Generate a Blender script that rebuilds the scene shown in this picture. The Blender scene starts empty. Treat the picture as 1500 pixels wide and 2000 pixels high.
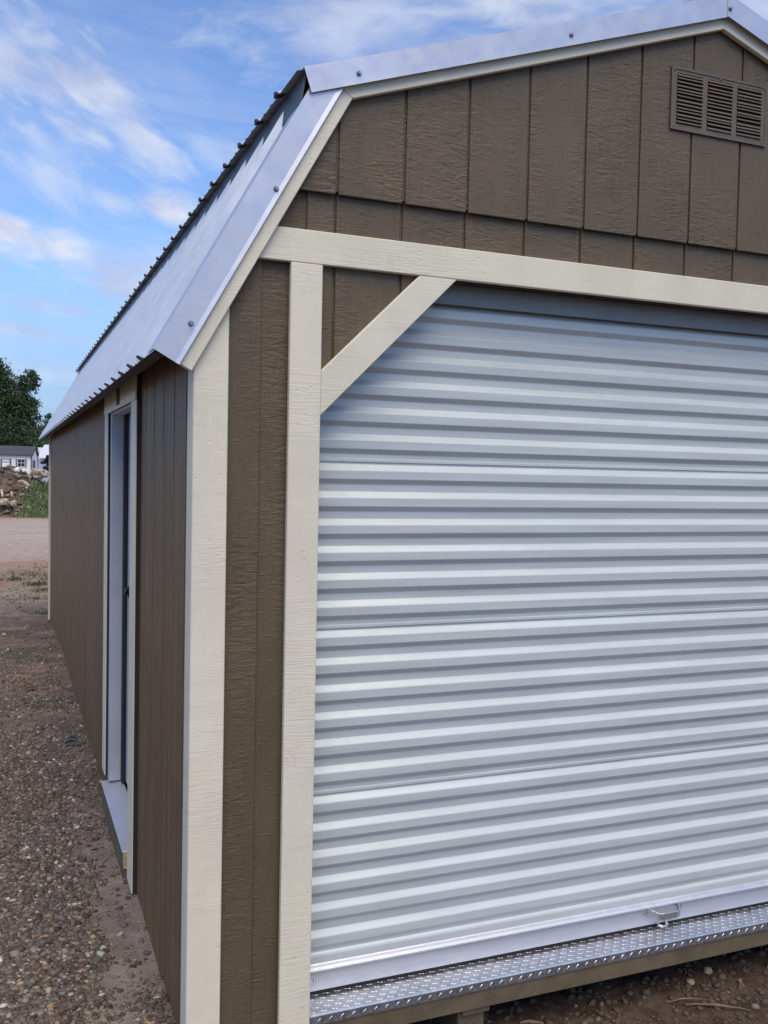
import bpy, bmesh, math, random
import numpy as np
from mathutils import Vector, Matrix, noise as mn

random.seed(7)
rng = np.random.default_rng(7)
scene = bpy.context.scene
col = scene.collection
R = math.radians

# ------------------------------------------------------------------ camera
cam_d = bpy.data.cameras.new('camera')
cam = bpy.data.objects.new('camera', cam_d)
col.objects.link(cam)
cam_d.sensor_fit = 'VERTICAL'
cam_d.sensor_height = 36.0
cam_d.lens = 1821.06 / 2000 * 36.0
cam_d.clip_start, cam_d.clip_end = 0.05, 2000
CP = Vector((-.4488, -2.5191, 1.4504))
pitch, roll, yaw = -.0404, .0205, .3856
fwd = Vector((math.sin(yaw)*math.cos(pitch), math.cos(yaw)*math.cos(pitch), math.sin(pitch)))
rgt = Vector((math.cos(yaw), -math.sin(yaw), 0))
upv = rgt.cross(fwd)
r2 = rgt*math.cos(roll) + upv*math.sin(roll)
u2 = -rgt*math.sin(roll) + upv*math.cos(roll)
M = Matrix((r2, u2, -fwd)).transposed().to_4x4()
M.translation = CP
cam.matrix_world = M
scene.camera = cam

# ------------------------------------------------------------------ light
SUN_EL, SUN_AZ = 60.0, 188.0          # azimuth clockwise from +Y: behind the camera, to its left
SUN_STRENGTH, SUN_ANGLE = 1.5, 54.0
SKY_STRENGTH = 0.105
EXPOSURE = 0.95
sdir = Vector((math.sin(R(SUN_AZ))*math.cos(R(SUN_EL)), math.cos(R(SUN_AZ))*math.cos(R(SUN_EL)), math.sin(R(SUN_EL))))
sl = bpy.data.lights.new('sun', 'SUN')
sl.energy = SUN_STRENGTH
sl.angle = R(SUN_ANGLE)
sl.color = (1.0, .88, .67)
so = bpy.data.objects.new('sun', sl)
so.rotation_euler = (-sdir).to_track_quat('-Z', 'Y').to_euler()
so.location = (-10, -10, 20)
col.objects.link(so)

scene.view_settings.view_transform = 'Standard'
scene.view_settings.look = 'None'
scene.view_settings.exposure = EXPOSURE
scene.view_settings.gamma = 1.0
scene.view_settings.use_curve_mapping = False
scene.cycles.max_bounces = 8
scene.cycles.diffuse_bounces = 4

# ------------------------------------------------------------------ node helpers
class NT:
    def __init__(s, tree):
        s.t = tree; s.n = tree.nodes; s.l = tree.links
    def new(s, kind, **kw):
        n = s.n.new(kind)
        for k, v in kw.items():
            setattr(n, k, v)
        return n
    def link(s, a, b): s.l.new(a, b)
    def val(s, inp, v):
        if isinstance(v, (int, float, tuple, list)):
            inp.default_value = v
        else:
            s.link(v, inp)
    def math(s, op, a, b=None, c=None, clamp=False):
        n = s.new('ShaderNodeMath', operation=op, use_clamp=clamp)
        s.val(n.inputs[0], a)
        if b is not None: s.val(n.inputs[1], b)
        if c is not None: s.val(n.inputs[2], c)
        return n.outputs[0]
    def vmath(s, op, a, b=None):
        n = s.new('ShaderNodeVectorMath', operation=op)
        s.val(n.inputs[0], a)
        if b is not None: s.val(n.inputs[1], b)
        return n.outputs[1] if op in ('DOT_PRODUCT', 'LENGTH', 'DISTANCE') else n.outputs[0]
    def noise(s, vec, scale, detail=4, rough=.55, dist=0.0, dim='3D'):
        n = s.new('ShaderNodeTexNoise', noise_dimensions=dim)
        if vec is not None: s.link(vec, n.inputs['Vector'])
        n.inputs['Scale'].default_value = scale
        n.inputs['Detail'].default_value = detail
        n.inputs['Roughness'].default_value = rough
        n.inputs['Distortion'].default_value = dist
        return n.outputs[0]
    def scale(s, vec, xyz):
        n = s.new('ShaderNodeVectorMath', operation='MULTIPLY')
        s.link(vec, n.inputs[0]); n.inputs[1].default_value = xyz
        return n.outputs[0]
    def ramp(s, f, lo, hi, a=0.0, b=1.0, smooth=True):
        n = s.new('ShaderNodeMapRange', interpolation_type='SMOOTHSTEP' if smooth else 'LINEAR')
        s.val(n.inputs['Value'], f)
        s.val(n.inputs['From Min'], lo); s.val(n.inputs['From Max'], hi)
        n.inputs['To Min'].default_value = a; n.inputs['To Max'].default_value = b
        return n.outputs[0]
    def mix(s, f, a, b, mode='MIX'):
        n = s.new('ShaderNodeMix', data_type='RGBA', blend_type=mode)
        s.val(n.inputs[0], f)
        s.val(n.inputs[6], a if not isinstance(a, tuple) else (*a[:3], 1))
        s.val(n.inputs[7], b if not isinstance(b, tuple) else (*b[:3], 1))
        return n.outputs[2]

# ------------------------------------------------------------------ world
world = bpy.data.worlds.new('World')
scene.world = world
world.use_nodes = True
W = NT(world.node_tree)
W.n.clear()
tc = W.new('ShaderNodeTexCoord')
d = tc.outputs['Generated']
sky = W.new('ShaderNodeTexSky', sky_type='NISHITA')
sky.sun_disc = False
sky.sun_elevation = R(SUN_EL)
sky.sun_rotation = R(SUN_AZ)
sky.air_density, sky.dust_density, sky.ozone_density = 1.0, .4, 2.0
sep = W.new('ShaderNodeSeparateXYZ')
W.link(d, sep.inputs[0])
zz = W.math('ADD', W.math('MAXIMUM', sep.outputs[2], 0.0), 0.10)
cx = W.math('DIVIDE', sep.outputs[0], zz)
cy = W.math('DIVIDE', sep.outputs[1], zz)
cmb = W.new('ShaderNodeCombineXYZ')
W.link(cx, cmb.inputs[0]); W.link(cy, cmb.inputs[1])
plane = cmb.outputs[0]
# high thin wisps and softer banks, everywhere on the sky
warp = W.noise(plane, .9, 3, .5)
wadd = W.vmath('ADD', plane, W.scale(W.vmath('SUBTRACT', W.new('ShaderNodeCombineXYZ').outputs[0], (0, 0, 0)), (0, 0, 0)))
n1 = W.noise(W.scale(plane, (.75, .55, 1)), 1.15, 7, .60, .55)
n2 = W.noise(W.scale(plane, (.55, 1.7, 1)), 2.4, 6, .62, .8)
base_c = W.ramp(n1, .47, .70)
wisp = W.math('MULTIPLY', W.ramp(n2, .46, .74), .55)
cl = W.math('ADD', base_c, wisp, clamp=True)
# individual banks, each placed by its own bearing and height in the sky
def bank(prev, az, el, wa, we, tilt, amount, nscale=9.0):
    v = Vector((math.sin(R(az))*math.cos(R(el)), math.cos(R(az))*math.cos(R(el)), math.sin(R(el))))
    right = Vector((math.cos(R(az)), -math.sin(R(az)), 0)); up = right.cross(v)
    a = right*math.cos(R(tilt)) + up*math.sin(R(tilt)); b = -right*math.sin(R(tilt)) + up*math.cos(R(tilt))
    da = W.math('DIVIDE', W.vmath('DOT_PRODUCT', d, tuple(a)), math.sin(R(wa)))
    db = W.math('DIVIDE', W.vmath('DOT_PRODUCT', d, tuple(b)), math.sin(R(we)))
    front = W.math('GREATER_THAN', W.vmath('DOT_PRODUCT', d, tuple(v)), 0.0)
    rr = W.math('SQRT', W.math('ADD', W.math('MULTIPLY', da, da), W.math('MULTIPLY', db, db)))
    cb = W.new('ShaderNodeCombineXYZ')
    W.link(W.math('MULTIPLY', da, wa*.16), cb.inputs[0]); W.link(W.math('MULTIPLY', db, we*.42), cb.inputs[1]); cb.inputs[2].default_value = az*.37+el*1.3
    nn = W.noise(cb.outputs[0], 1.9, 7, .54, .35)
    edge = W.math('ADD', rr, W.math('MULTIPLY', W.math('SUBTRACT', nn, .5), 2.3))
    m = W.math('MULTIPLY', W.math('MULTIPLY', W.ramp(edge, 1.2, -.1), amount*.95), front)
    return W.math('MAXIMUM', prev, m)
cl = W.math('MULTIPLY', cl, .27)
BANKS = [(.4, 22.0, 5.0, 3.0, -26, .72), (3.8, 20.6, 4.6, 2.6, -28, .78), (7.2, 18.7, 3.4, 1.5, -30, .75),
         (2.2, 16.4, 4.0, 2.0, -36, .55), (5.4, 15.4, 2.6, .7, -20, .5), (8.6, 15.1, 2.4, 1.1, -8, .95),
         (.2, 13.2, 5.0, 1.2, -8, 1.0), (2.6, 12.2, 4.6, 1.1, -6, .95), (6.0, 11.0, 4.8, 1.9, -6, .95), (9.0, 12.0, 4.0, 1.6, 0, .6),
         (3.0, 9.1, 5, .6, -5, .5), (1.8, 7.6, 5, .55, -6, .6), (1.0, 5.4, 5, 1.2, 0, .45), (.5, 3.4, 6, .9, 2, .4),
         (20, 25.5, 9, 4.0, 6, .6), (30, 26.5, 8, 4.0, 0, .8), (43, 26, 7, 4, 0, .7), (12.4, 18.6, 5, 1.3, -10, .4)]
for b in BANKS:
    cl = bank(cl, *b)
shade = W.noise(W.scale(d, (1, 1, 2)), 7.0, 4, .55, .3)
ccol = W.mix(W.ramp(shade, .35, .65), (2.6, 2.8, 3.7), (4.1, 4.3, 4.75))
SKYTINT = W.mix(1.0, sky.outputs[0], (.70, .81, 1.00), 'MULTIPLY')
SKYTINT = W.mix(W.ramp(sep.outputs[2], .26, .02, 0, .85), SKYTINT, (1.35, 2.2, 3.6))
mixed = W.mix(cl, SKYTINT, ccol)
bg = W.new('ShaderNodeBackground')
W.link(mixed, bg.inputs[0]); bg.inputs[1].default_value = SKY_STRENGTH
out = W.new('ShaderNodeOutputWorld')
W.link(bg.outputs[0], out.inputs[0])

# ------------------------------------------------------------------ materials
MATS = {}
def material(name):
    m = bpy.data.materials.new(name); m.use_nodes = True
    t = NT(m.node_tree); t.n.clear()
    o = t.new('ShaderNodeOutputMaterial'); b = t.new('ShaderNodeBsdfPrincipled')
    t.link(b.outputs[0], o.inputs[0])
    MATS[name] = m
    return m, t, b
def obj_coord(t, jitter=True):
    tcn = t.new('ShaderNodeTexCoord').outputs['Object']
    if not jitter: return tcn
    oi = t.new('ShaderNodeObjectInfo')
    k = t.math('MULTIPLY', oi.outputs['Random'], 37.0)
    c = t.new('ShaderNodeCombineXYZ')
    for i in range(3): t.link(k, c.inputs[i])
    return t.vmath('ADD', tcn, c.outputs[0])
def bump(t, b, h, strength, dist):
    n = t.new('ShaderNodeBump'); n.inputs['Strength'].default_value = strength; n.inputs['Distance'].default_value = dist
    t.link(h, n.inputs['Height']); t.link(n.outputs[0], b.inputs['Normal'])
    return n
def simple(name, colr, rough=.6, metal=0.0, spec=.5, var=.12, vscale=20, bumpd=0.0, bscale=200):
    m, t, b = material(name)
    v = obj_coord(t)
    n = t.noise(v, vscale, 5, .6)
    f = t.ramp(n, .3, .7, 1-var, 1+var)
    c = t.vmath('SCALE', (*colr,)) if False else None
    mx = t.new('ShaderNodeVectorMath', operation='SCALE')
    mx.inputs[0].default_value = colr; t.link(f, mx.inputs['Scale'])
    t.link(mx.outputs[0], b.inputs['Base Color'])
    b.inputs['Roughness'].default_value = rough; b.inputs['Metallic'].default_value = metal
    b.inputs['Specular IOR Level'].default_value = spec
    if bumpd: bump(t, b, t.noise(v, bscale, 3, .6), .6, bumpd)
    return m

# painted brown engineered-wood siding; axis = which way the face looks
def siding(name, face):
    m, t, b = material(name)
    v = obj_coord(t)
    hx = (1, 0, 1) if face == 'front' else (0, 1, 1)
    if face == 'front':
        rip = t.noise(t.scale(v, (17, 1, 62)), 1.0, 3, .55, 1.1)
        ripmask = t.ramp(t.noise(t.scale(v, (5, 1, 1.3)), 1.0, 2, .5), .40, .62)
        dash = t.noise(t.scale(v, (34, 1, 150)), 1.0, 2, .5, .2)
        grain = t.noise(t.scale(v, (150, 1, 9)), 1.0, 3, .6)
    else:
        rip = t.noise(t.scale(v, (1, 5.5, 42)), 1.0, 3, .55, 1.6)
        ripmask = t.ramp(t.noise(t.scale(v, (1, 3, 1.3)), 1.0, 2, .5), .45, .66)
        dash = t.noise(t.scale(v, (1, 26, 170)), 1.0, 2, .5, .2)
        grain = t.noise(t.scale(v, (1, 55, .30)), 1.0, 5, .7)
    fine = t.noise(v, 420, 3, .7)
    dd = t.ramp(dash, .60, .74)
    h = t.math('MULTIPLY', t.math('MULTIPLY', rip, ripmask), 1.0)
    h = t.math('ADD', h, t.math('MULTIPLY', dd, .22))
    h = t.math('ADD', h, t.math('MULTIPLY', grain, .30 if face == 'front' else 1.2))
    h = t.math('ADD', h, t.math('MULTIPLY', fine, .30))
    bump(t, b, h, .75 if face == 'front' else .45, .0065)
    tone = t.ramp(t.noise(t.scale(v, (3, 3, 2)), 1.6, 4, .6), .3, .7, .90, 1.10)
    gt = t.ramp(grain, .3, .7, .93, 1.07) if face == 'front' else t.ramp(grain, .3, .7, .66, 1.34)
    mx = t.new('ShaderNodeVectorMath', operation='SCALE')
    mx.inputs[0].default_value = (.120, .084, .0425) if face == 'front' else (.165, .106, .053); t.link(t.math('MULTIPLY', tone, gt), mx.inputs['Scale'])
    t.link(mx.outputs[0], b.inputs['Base Color'])
    t.link(t.ramp(fine, .3, .7, 0.36, .54) if face == 'front' else t.ramp(fine, .3, .7, .42, .58), b.inputs['Roughness'])
    b.inputs['Specular IOR Level'].default_value = .5 if face == 'front' else .25
    return m
SID_F = siding('siding_front', 'front')
SID_S = siding('siding_side', 'side')

def trim(name, along):
    m, t, b = material(name)
    v = obj_coord(t)
    saw = t.noise(t.scale(v, (14, 14, 190)), 1.0, 3, .6, .3)
    sawmask = t.ramp(t.noise(t.scale(v, (2, 2, 5)), 1.0, 3, .6), .42, .64)
    fine = t.noise(v, 330, 3, .7)
    vo = t.new('ShaderNodeTexVoronoi'); t.link(t.vmath('ADD', v, t.scale(t.new('ShaderNodeTexNoise').outputs[1], (0, 0, 0))), vo.inputs['Vector']); vo.inputs['Scale'].default_value = 36
    pock = t.math('MULTIPLY', t.ramp(vo.outputs['Distance'], .08, .16), 1.0)
    pm = t.ramp(t.noise(t.scale(v, (9, 9, 3)), 1.0, 2, .5), .57, .63)
    crk = t.noise(t.scale(v, (60, 60, 16)), 1.0, 2, .5, 2.0)
    ck = t.math('MULTIPLY', t.ramp(t.math('ABSOLUTE', t.math('SUBTRACT', crk, .5)), .0, .02, 1, 0), t.ramp(t.noise(v, 6, 2, .5), .58, .66))
    h = t.math('MULTIPLY', t.math('MULTIPLY', saw, sawmask), .9)
    h = t.math('ADD', h, t.math('MULTIPLY', fine, .28))
    h = t.math('SUBTRACT', h, t.math('MULTIPLY', t.math('MULTIPLY', t.math('SUBTRACT', 1.0, pock), pm), .55))
    h = t.math('SUBTRACT', h, t.math('MULTIPLY', ck, .45))
    bump(t, b, h, .5, .0035)
    tone = t.ramp(t.noise(t.scale(v, (4, 4, 2)), 1.3, 4, .6), .3, .7, .95, 1.04)
    mx = t.new('ShaderNodeVectorMath', operation='SCALE')
    mx.inputs[0].default_value = (.765, .68, .515); t.link(tone, mx.inputs['Scale'])
    t.link(mx.outputs[0], b.inputs['Base Color'])
    b.inputs['Roughness'].default_value = .5
    return m
TRIM = trim('trim_paint', 'x')

def metal(name, colr, rough, met, var=.06, vs=6, streak=None, wave=.12):
    m, t, b = material(name)
    v = obj_coord(t)
    n = t.noise(t.scale(v, streak or (1, 1, 1)), vs, 5, .6)
    mx = t.new('ShaderNodeVectorMath', operation='SCALE')
    mx.inputs[0].default_value = colr; t.link(t.ramp(n, .3, .7, 1-var, 1+var), mx.inputs['Scale'])
    t.link(mx.outputs[0], b.inputs['Base Color'])
    t.link(t.ramp(t.noise(v, vs*4, 4, .6), .3, .7, rough*.85, rough*1.15), b.inputs['Roughness'])
    b.inputs['Metallic'].default_value = met
    bump(t, b, t.noise(v, vs*.7, 2, .5), wave, .004)
    return m
GALV = metal('galvanised_sheet', (.60, .59, .62), .40, .6)
CURT = metal('door_curtain_paint', (.58, .595, .57), .40, .10, .07, 5, (.4, 1, 6), .22)
HOOD = metal('hood_sheet', (.26, .26, .25), .5, .3)
RAIL = metal('rail_aluminium', (.56, .56, .60), .42, .55, .05, 8, (.3, 1, 4))
PLATE = metal('tread_plate_aluminium', (.72, .72, .73), .40, 1.0, .10, 14)
ZINC = metal('zinc_steel', (.56, .57, .57), .34, .8, .1, 30)
ROOFM = metal('roof_sheet_metal', (.62, .645, .665), .33, .5, .04, 2, None, .02)
STRIP = metal('shade_strip', (.075, .080, .095), .45, .2)  # dark tone stands in for the shade below the upper eave
UNDER = simple('brown_soffit_wood', (.052, .036, .027), .8, var=.25, vscale=8, bumpd=.002, bscale=60)
RIM = simple('rim_board_paint', (.135, .097, .056), .65, var=.2, vscale=10, bumpd=.002, bscale=90)
RAW = simple('raw_board_edge', (.40, .30, .15), .8, var=.35, vscale=90, bumpd=.002, bscale=150)
DARKEDGE = simple('dark_brown_edge', (.035, .020, .013), .7)
SHADED_WHITE = simple('shaded_white_paint', (.47, .475, .51), .42, var=.05, vscale=5)  # white paint greyed and blued, its shade put into the colour
SEAL = simple('black_seal', (.012, .012, .014), .6)
BLACK = simple('black_rubber', (.015, .015, .016), .75)
VENTP = simple('vent_paint', (.135, .100, .068), .5, var=.1, vscale=18, bumpd=.0005, bscale=300)
WOODIN = simple('interior_wood', (.20, .15, .10), .85)
SCREW = metal('screw_steel', (.35, .35, .36), .35, .9, .2, 60)
WASH = simple('washer_rubber', (.03, .03, .035), .7)

# ground
def ground_mat():
    m, t, b = material('dirt_ground')
    v = obj_coord(t, False)
    s = t.new('ShaderNodeSeparateXYZ'); t.link(v, s.inputs[0])
    X, Y = s.outputs[0], s.outputs[1]
    big = t.noise(v, 1.2, 5, .6)
    med = t.noise(v, 7.0, 5, .65)
    fin = t.noise(v, 60, 5, .7)
    wob = t.math('MULTIPLY', t.math('SUBTRACT', big, .5), 1.6)
    Yw = t.math('ADD', Y, wob)
    fines = t.mix(t.ramp(med, .3, .7), (.25, .19, .155), (.36, .285, .235))
    grav = t.mix(t.ramp(fin, .3, .7), (.090, .070, .056), (.18, .142, .115))
    red = t.mix(t.ramp(med, .35, .65), (.20, .138, .108), (.33, .225, .175))
    patch = t.mix(t.ramp(t.noise(v, 2.2, 5, .65), .42, .60), red, grav)
    c = t.mix(t.ramp(med, .45, .62, 0, .45), grav, fines)
    # fine bare dirt washed out beside the wall
    nearw = t.math('MULTIPLY', t.ramp(t.math('ADD', X, t.math('MULTIPLY', t.math('SUBTRACT', med, .5), .25)), -.27, -.13), t.ramp(Yw, 2.6, 1.2))
    c = t.mix(t.math('MULTIPLY', nearw, .9), c, fines)
    c = t.mix(t.ramp(Yw, 2.6, 4.6), c, patch)
    sunlit_sand = t.mix(t.ramp(med, .3, .7), (.36, .265, .205), (.52, .41, .335))  # pale sand, lightened further to carry sunlight on the far lot
    dry = t.mix(t.ramp(t.noise(v, 3.5, 5, .7), .40, .62), (.25, .195, .140), (.36, .265, .200))
    c = t.mix(t.ramp(Yw, 8.5, 10.5), c, dry)
    redp = t.ramp(t.noise(v, .55, 4, .6), .52, .64, 0, .7)
    c = t.mix(t.math('MULTIPLY', redp, t.ramp(Yw, 5, 9)), c, (.30, .150, .090))
    c = t.mix(t.ramp(Yw, 14.0, 17.0), c, sunlit_sand)
    line = t.math('MULTIPLY', t.ramp(Yw, 14.3, 14.8), t.ramp(Yw, 15.6, 15.1))
    c = t.mix(t.math('MULTIPLY', line, .5), c, (.42, .20, .125))
    road = t.mix(t.ramp(t.noise(t.scale(v, (.3, 1.6, 1)), 1.4, 5, .6), .35, .65), (.38, .305, .255), (.54, .45, .385))
    rm = t.math('MULTIPLY', t.ramp(Yw, 19.6, 21.2), t.ramp(Yw, 29.6, 27.5))
    c = t.mix(t.math('MULTIPLY', rm, .55), c, road)
    edge = t.math('MULTIPLY', t.ramp(Yw, 29.4, 30.6), t.ramp(Yw, 60, 40))
    c = t.mix(t.math('MULTIPLY', edge, .8), c, (.34, .190, .115))
    # trodden reddish dirt in front of the big door
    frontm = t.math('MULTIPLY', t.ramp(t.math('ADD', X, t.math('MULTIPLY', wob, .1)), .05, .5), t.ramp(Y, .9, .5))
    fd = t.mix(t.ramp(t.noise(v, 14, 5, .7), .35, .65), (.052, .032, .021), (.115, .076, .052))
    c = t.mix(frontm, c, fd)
    sp = t.ramp(t.noise(v, 160, 3, .7), .35, .72, .75, 1.22)
    mx = t.new('ShaderNodeVectorMath', operation='SCALE'); t.link(c, mx.inputs[0]); t.link(sp, mx.inputs['Scale'])
    t.link(mx.outputs[0], b.inputs['Base Color'])
    b.inputs['Roughness'].default_value = .93
    b.inputs['Specular IOR Level'].default_value = .2
    h = t.math('ADD', t.math('MULTIPLY', fin, .6), t.math('MULTIPLY', t.noise(v, 230, 3, .7), .35))
    h = t.math('ADD', h, t.math('MULTIPLY', med, 1.0))
    bump(t, b, h, .9, .012)
    return m
GROUND = ground_mat()

def attr_mat(name, rough=.85, spec=.3, bd=.0, bs=300, trans=0.0):
    m, t, b = material(name)
    a = t.new('ShaderNodeAttribute'); a.attribute_name = 'tone'
    t.link(a.outputs['Color'], b.inputs['Base Color'])
    b.inputs['Roughness'].default_value = rough
    b.inputs['Specular IOR Level'].default_value = spec
    if bd:
        v = obj_coord(t, False)
        bump(t, b, t.noise(v, bs, 3, .6), .6, bd)
    if trans:
        tr = t.new('ShaderNodeBsdfTranslucent'); t.link(a.outputs['Color'], tr.inputs[0])
        mxs = t.new('ShaderNodeMixShader'); mxs.inputs[0].default_value = trans
        t.link(b.outputs[0], mxs.inputs[1]); t.link(tr.outputs[0], mxs.inputs[2])
        o = [n for n in t.n if n.type == 'OUTPUT_MATERIAL'][0]
        t.link(mxs.outputs[0], o.inputs[0])
    return m
STONE = attr_mat('gravel_stone', .8, .35, .002, 500)
LEAF = attr_mat('leaf', .6, .3, 0, 1, .3)
BARK = simple('bark', (.075, .055, .04), .9, var=.3, vscale=9, bumpd=.02, bscale=14)
ROT = simple('bleached_wood', (.48, .37, .26), .85, var=.3, vscale=5, bumpd=.02, bscale=12)
MOUND = simple('mound_soil', (.105, .074, .055), .95, var=.45, vscale=3.5, bumpd=.05, bscale=8)
SHEDW = simple('white_shed_siding', (.80, .80, .79), .6, var=.03, vscale=3)
SHEDB = simple('shade_blue_siding', (.42, .46, .60), .6, var=.05, vscale=3)  # bluish shade of a white gable put into the wall colour
SHEDT = simple('slate_trim', (.10, .11, .13), .6)
SHINGLE = simple('dark_shingle', (.065, .065, .075), .85, var=.3, vscale=10)
GLASS = simple('dark_window_glass', (.03, .025, .025), .12)
TANP = simple('tan_leaf_litter', (.42, .29, .18), .8)
GREYP = simple('grey_leaf_litter', (.16, .17, .20), .6)
SPLINT = simple('splintered_wood', (.16, .105, .066), .85, var=.3, vscale=30, bumpd=.002, bscale=80)

# ------------------------------------------------------------------ mesh helpers
def link(name, me, mat, parent=None, smooth=False):
    o = bpy.data.objects.new(name, me)
    col.objects.link(o)
    if mat is not None and len(me.materials) == 0: me.materials.append(mat)
    if parent is not None: attach(o, parent)
    if smooth:
        me.polygons.foreach_set('use_smooth', [True]*len(me.polygons))
    return o
ROOTLOC = {}
def attach(o, parent):
    o.parent = parent
    top = parent
    if top.name in ROOTLOC:
        o.matrix_parent_inverse = Matrix.Translation(-ROOTLOC[top.name])
def root(name, loc, label, cat, group=None):
    o = bpy.data.objects.new(name, None)
    col.objects.link(o)
    o.location = loc; o.empty_display_size = .3
    ROOTLOC[o.name] = Vector(loc)
    tag(o, label, cat, group)
    return o
def tag(o, label, cat, group=None):
    o['label'] = label; o['category'] = cat
    if group: o['group'] = group
def kind(o, k): o['kind'] = k; return o
def mesh(name, verts, faces):
    me = bpy.data.meshes.new(name); me.from_pydata([tuple(v) for v in verts], [], faces); me.update()
    return me
def from_bm(name, bm):
    bmesh.ops.recalc_face_normals(bm, faces=bm.faces)
    me = bpy.data.meshes.new(name); bm.to_mesh(me); bm.free(); return me
def bm_box(bm, x0, x1, y0, y1, z0, z1):
    vs = [bm.verts.new((x, y, z)) for x in (x0, x1) for y in (y0, y1) for z in (z0, z1)]
    for f in ((0, 1, 3, 2), (4, 6, 7, 5), (0, 4, 5, 1), (2, 3, 7, 6), (0, 2, 6, 4), (1, 5, 7, 3)):
        bm.faces.new([vs[i] for i in f])
def box(name, x0, x1, y0, y1, z0, z1, mat, parent=None, bev=0.0):
    bm = bmesh.new(); bm_box(bm, x0, x1, y0, y1, z0, z1)
    if bev: bmesh.ops.bevel(bm, geom=bm.edges[:], offset=bev, segments=1, affect='EDGES')
    return link(name, from_bm(name, bm), mat, parent)
def prism_bm(poly, axis, a, b, bev=0.0):
    """poly: 2-D points, extruded along axis from a to b. axis 'y': poly=(x,z); 'x': poly=(y,z)"""
    bm = bmesh.new()
    def P(p, h): return (p[0], h, p[1]) if axis == 'y' else ((h, p[0], p[1]) if axis == 'x' else (p[0], p[1], h))
    A = [bm.verts.new(P(p, a)) for p in poly]; B = [bm.verts.new(P(p, b)) for p in poly]
    bm.faces.new(A); bm.faces.new(B[::-1])
    n = len(poly)
    for i in range(n): bm.faces.new((A[i], B[i], B[(i+1) % n], A[(i+1) % n]))
    if bev: bmesh.ops.bevel(bm, geom=bm.edges[:], offset=bev, segments=1, affect='EDGES', clamp_overlap=True)
    return bm
def prism(name, poly, axis, a, b, mat, parent=None, bev=0.0):
    return link(name, from_bm(name, prism_bm(poly, axis, a, b, bev)), mat, parent)
def clip(poly, nx, nz, c):
    """keep the part of a 2-D polygon with nx*x+nz*z <= c"""
    out = []
    for i in range(len(poly)):
        p, q = poly[i], poly[(i+1) % len(poly)]
        dp, dq = nx*p[0]+nz*p[1]-c, nx*q[0]+nz*q[1]-c
        if dp <= 0: out.append(p)
        if (dp < 0 < dq) or (dq < 0 < dp):
            k = dp/(dp-dq); out.append((p[0]+(q[0]-p[0])*k, p[1]+(q[1]-p[1])*k))
    return out
def tube(bm, pts, rads, seg=8, caps=True):
    rings = []
    for i, p in enumerate(pts):
        p = Vector(p)
        t = (Vector(pts[min(i+1, len(pts)-1)]) - Vector(pts[max(i-1, 0)])).normalized()
        a = t.cross(Vector((.3, .2, 1)) if abs(t.z) < .9 else Vector((1, 0, 0))).normalized(); b = t.cross(a)
        rings.append([bm.verts.new(p + (a*math.cos(2*math.pi*k/seg) + b*math.sin(2*math.pi*k/seg))*rads[i]) for k in range(seg)])
    for i in range(len(rings)-1):
        for k in range(seg):
            bm.faces.new((rings[i][k], rings[i][(k+1) % seg], rings[i+1][(k+1) % seg], rings[i+1][k]))
    if caps:
        bm.faces.new(rings[0][::-1]); bm.faces.new(rings[-1])

# ------------------------------------------------------------------ the ground
def sstep(a, b, x):
    t = np.clip((x-a)/(b-a), 0, 1); return t*t*(3-2*t)
def gh(x, y):
    x = np.asarray(x, float); y = np.asarray(y, float)
    z = np.full(np.broadcast(x, y).shape, -.158)
    z = z - .10*sstep(6.2, 8.4, y)
    drop = sstep(.03, .30, x)*sstep(8.6, 8.0, y)
    z = z*(1-drop) + (-.325)*drop
    z = z + .012*np.sin(x*3.1+y*1.7)*sstep(8, 14, y) + .02*np.sin(y*.9+x*.4)*sstep(10, 14, y)
    return z
def fbm(x, y, s, seed=0):
    return mn.fractal(Vector((x*s+seed, y*s, seed*.37)), 1.0, 2.0, 4)
xs = np.concatenate([-np.geomspace(200, 1.3, 34), np.arange(-1.2, 3.2, .045), np.geomspace(3.3, 200, 32)])
ys = np.concatenate([-np.geomspace(120, 1.1, 22), np.arange(-1.0, 5.0, .045), np.arange(5.05, 12, .12), np.geomspace(12.2, 600, 70)])
gx, gy = np.meshgrid(xs, ys)
gz = gh(gx, gy)
nz = np.array([[fbm(a, b, 5.0, 3) for a, b in zip(ra, rb)] for ra, rb in zip(gx, gy)])
nz2 = np.array([[fbm(a, b, 16.0, 9) for a, b in zip(ra, rb)] for ra, rb in zip(gx, gy)])
fall = 1/(1+np.maximum(np.hypot(gx, gy)-8, 0)*.1)
gz = gz + .009*nz*fall + .005*nz2*fall*(np.hypot(gx, gy) < 12)
nxx, nyy = len(xs), len(ys)
V = np.stack([gx.ravel(), gy.ravel(), gz.ravel()], 1)
idx = np.arange(nxx*nyy).reshape(nyy, nxx)
F = np.stack([idx[:-1, :-1].ravel(), idx[:-1, 1:].ravel(), idx[1:, 1:].ravel(), idx[1:, :-1].ravel()], 1)
me = mesh('ground', V.tolist(), F.tolist())
g = link('ground', me, GROUND, smooth=True); kind(g, 'structure')

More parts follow.
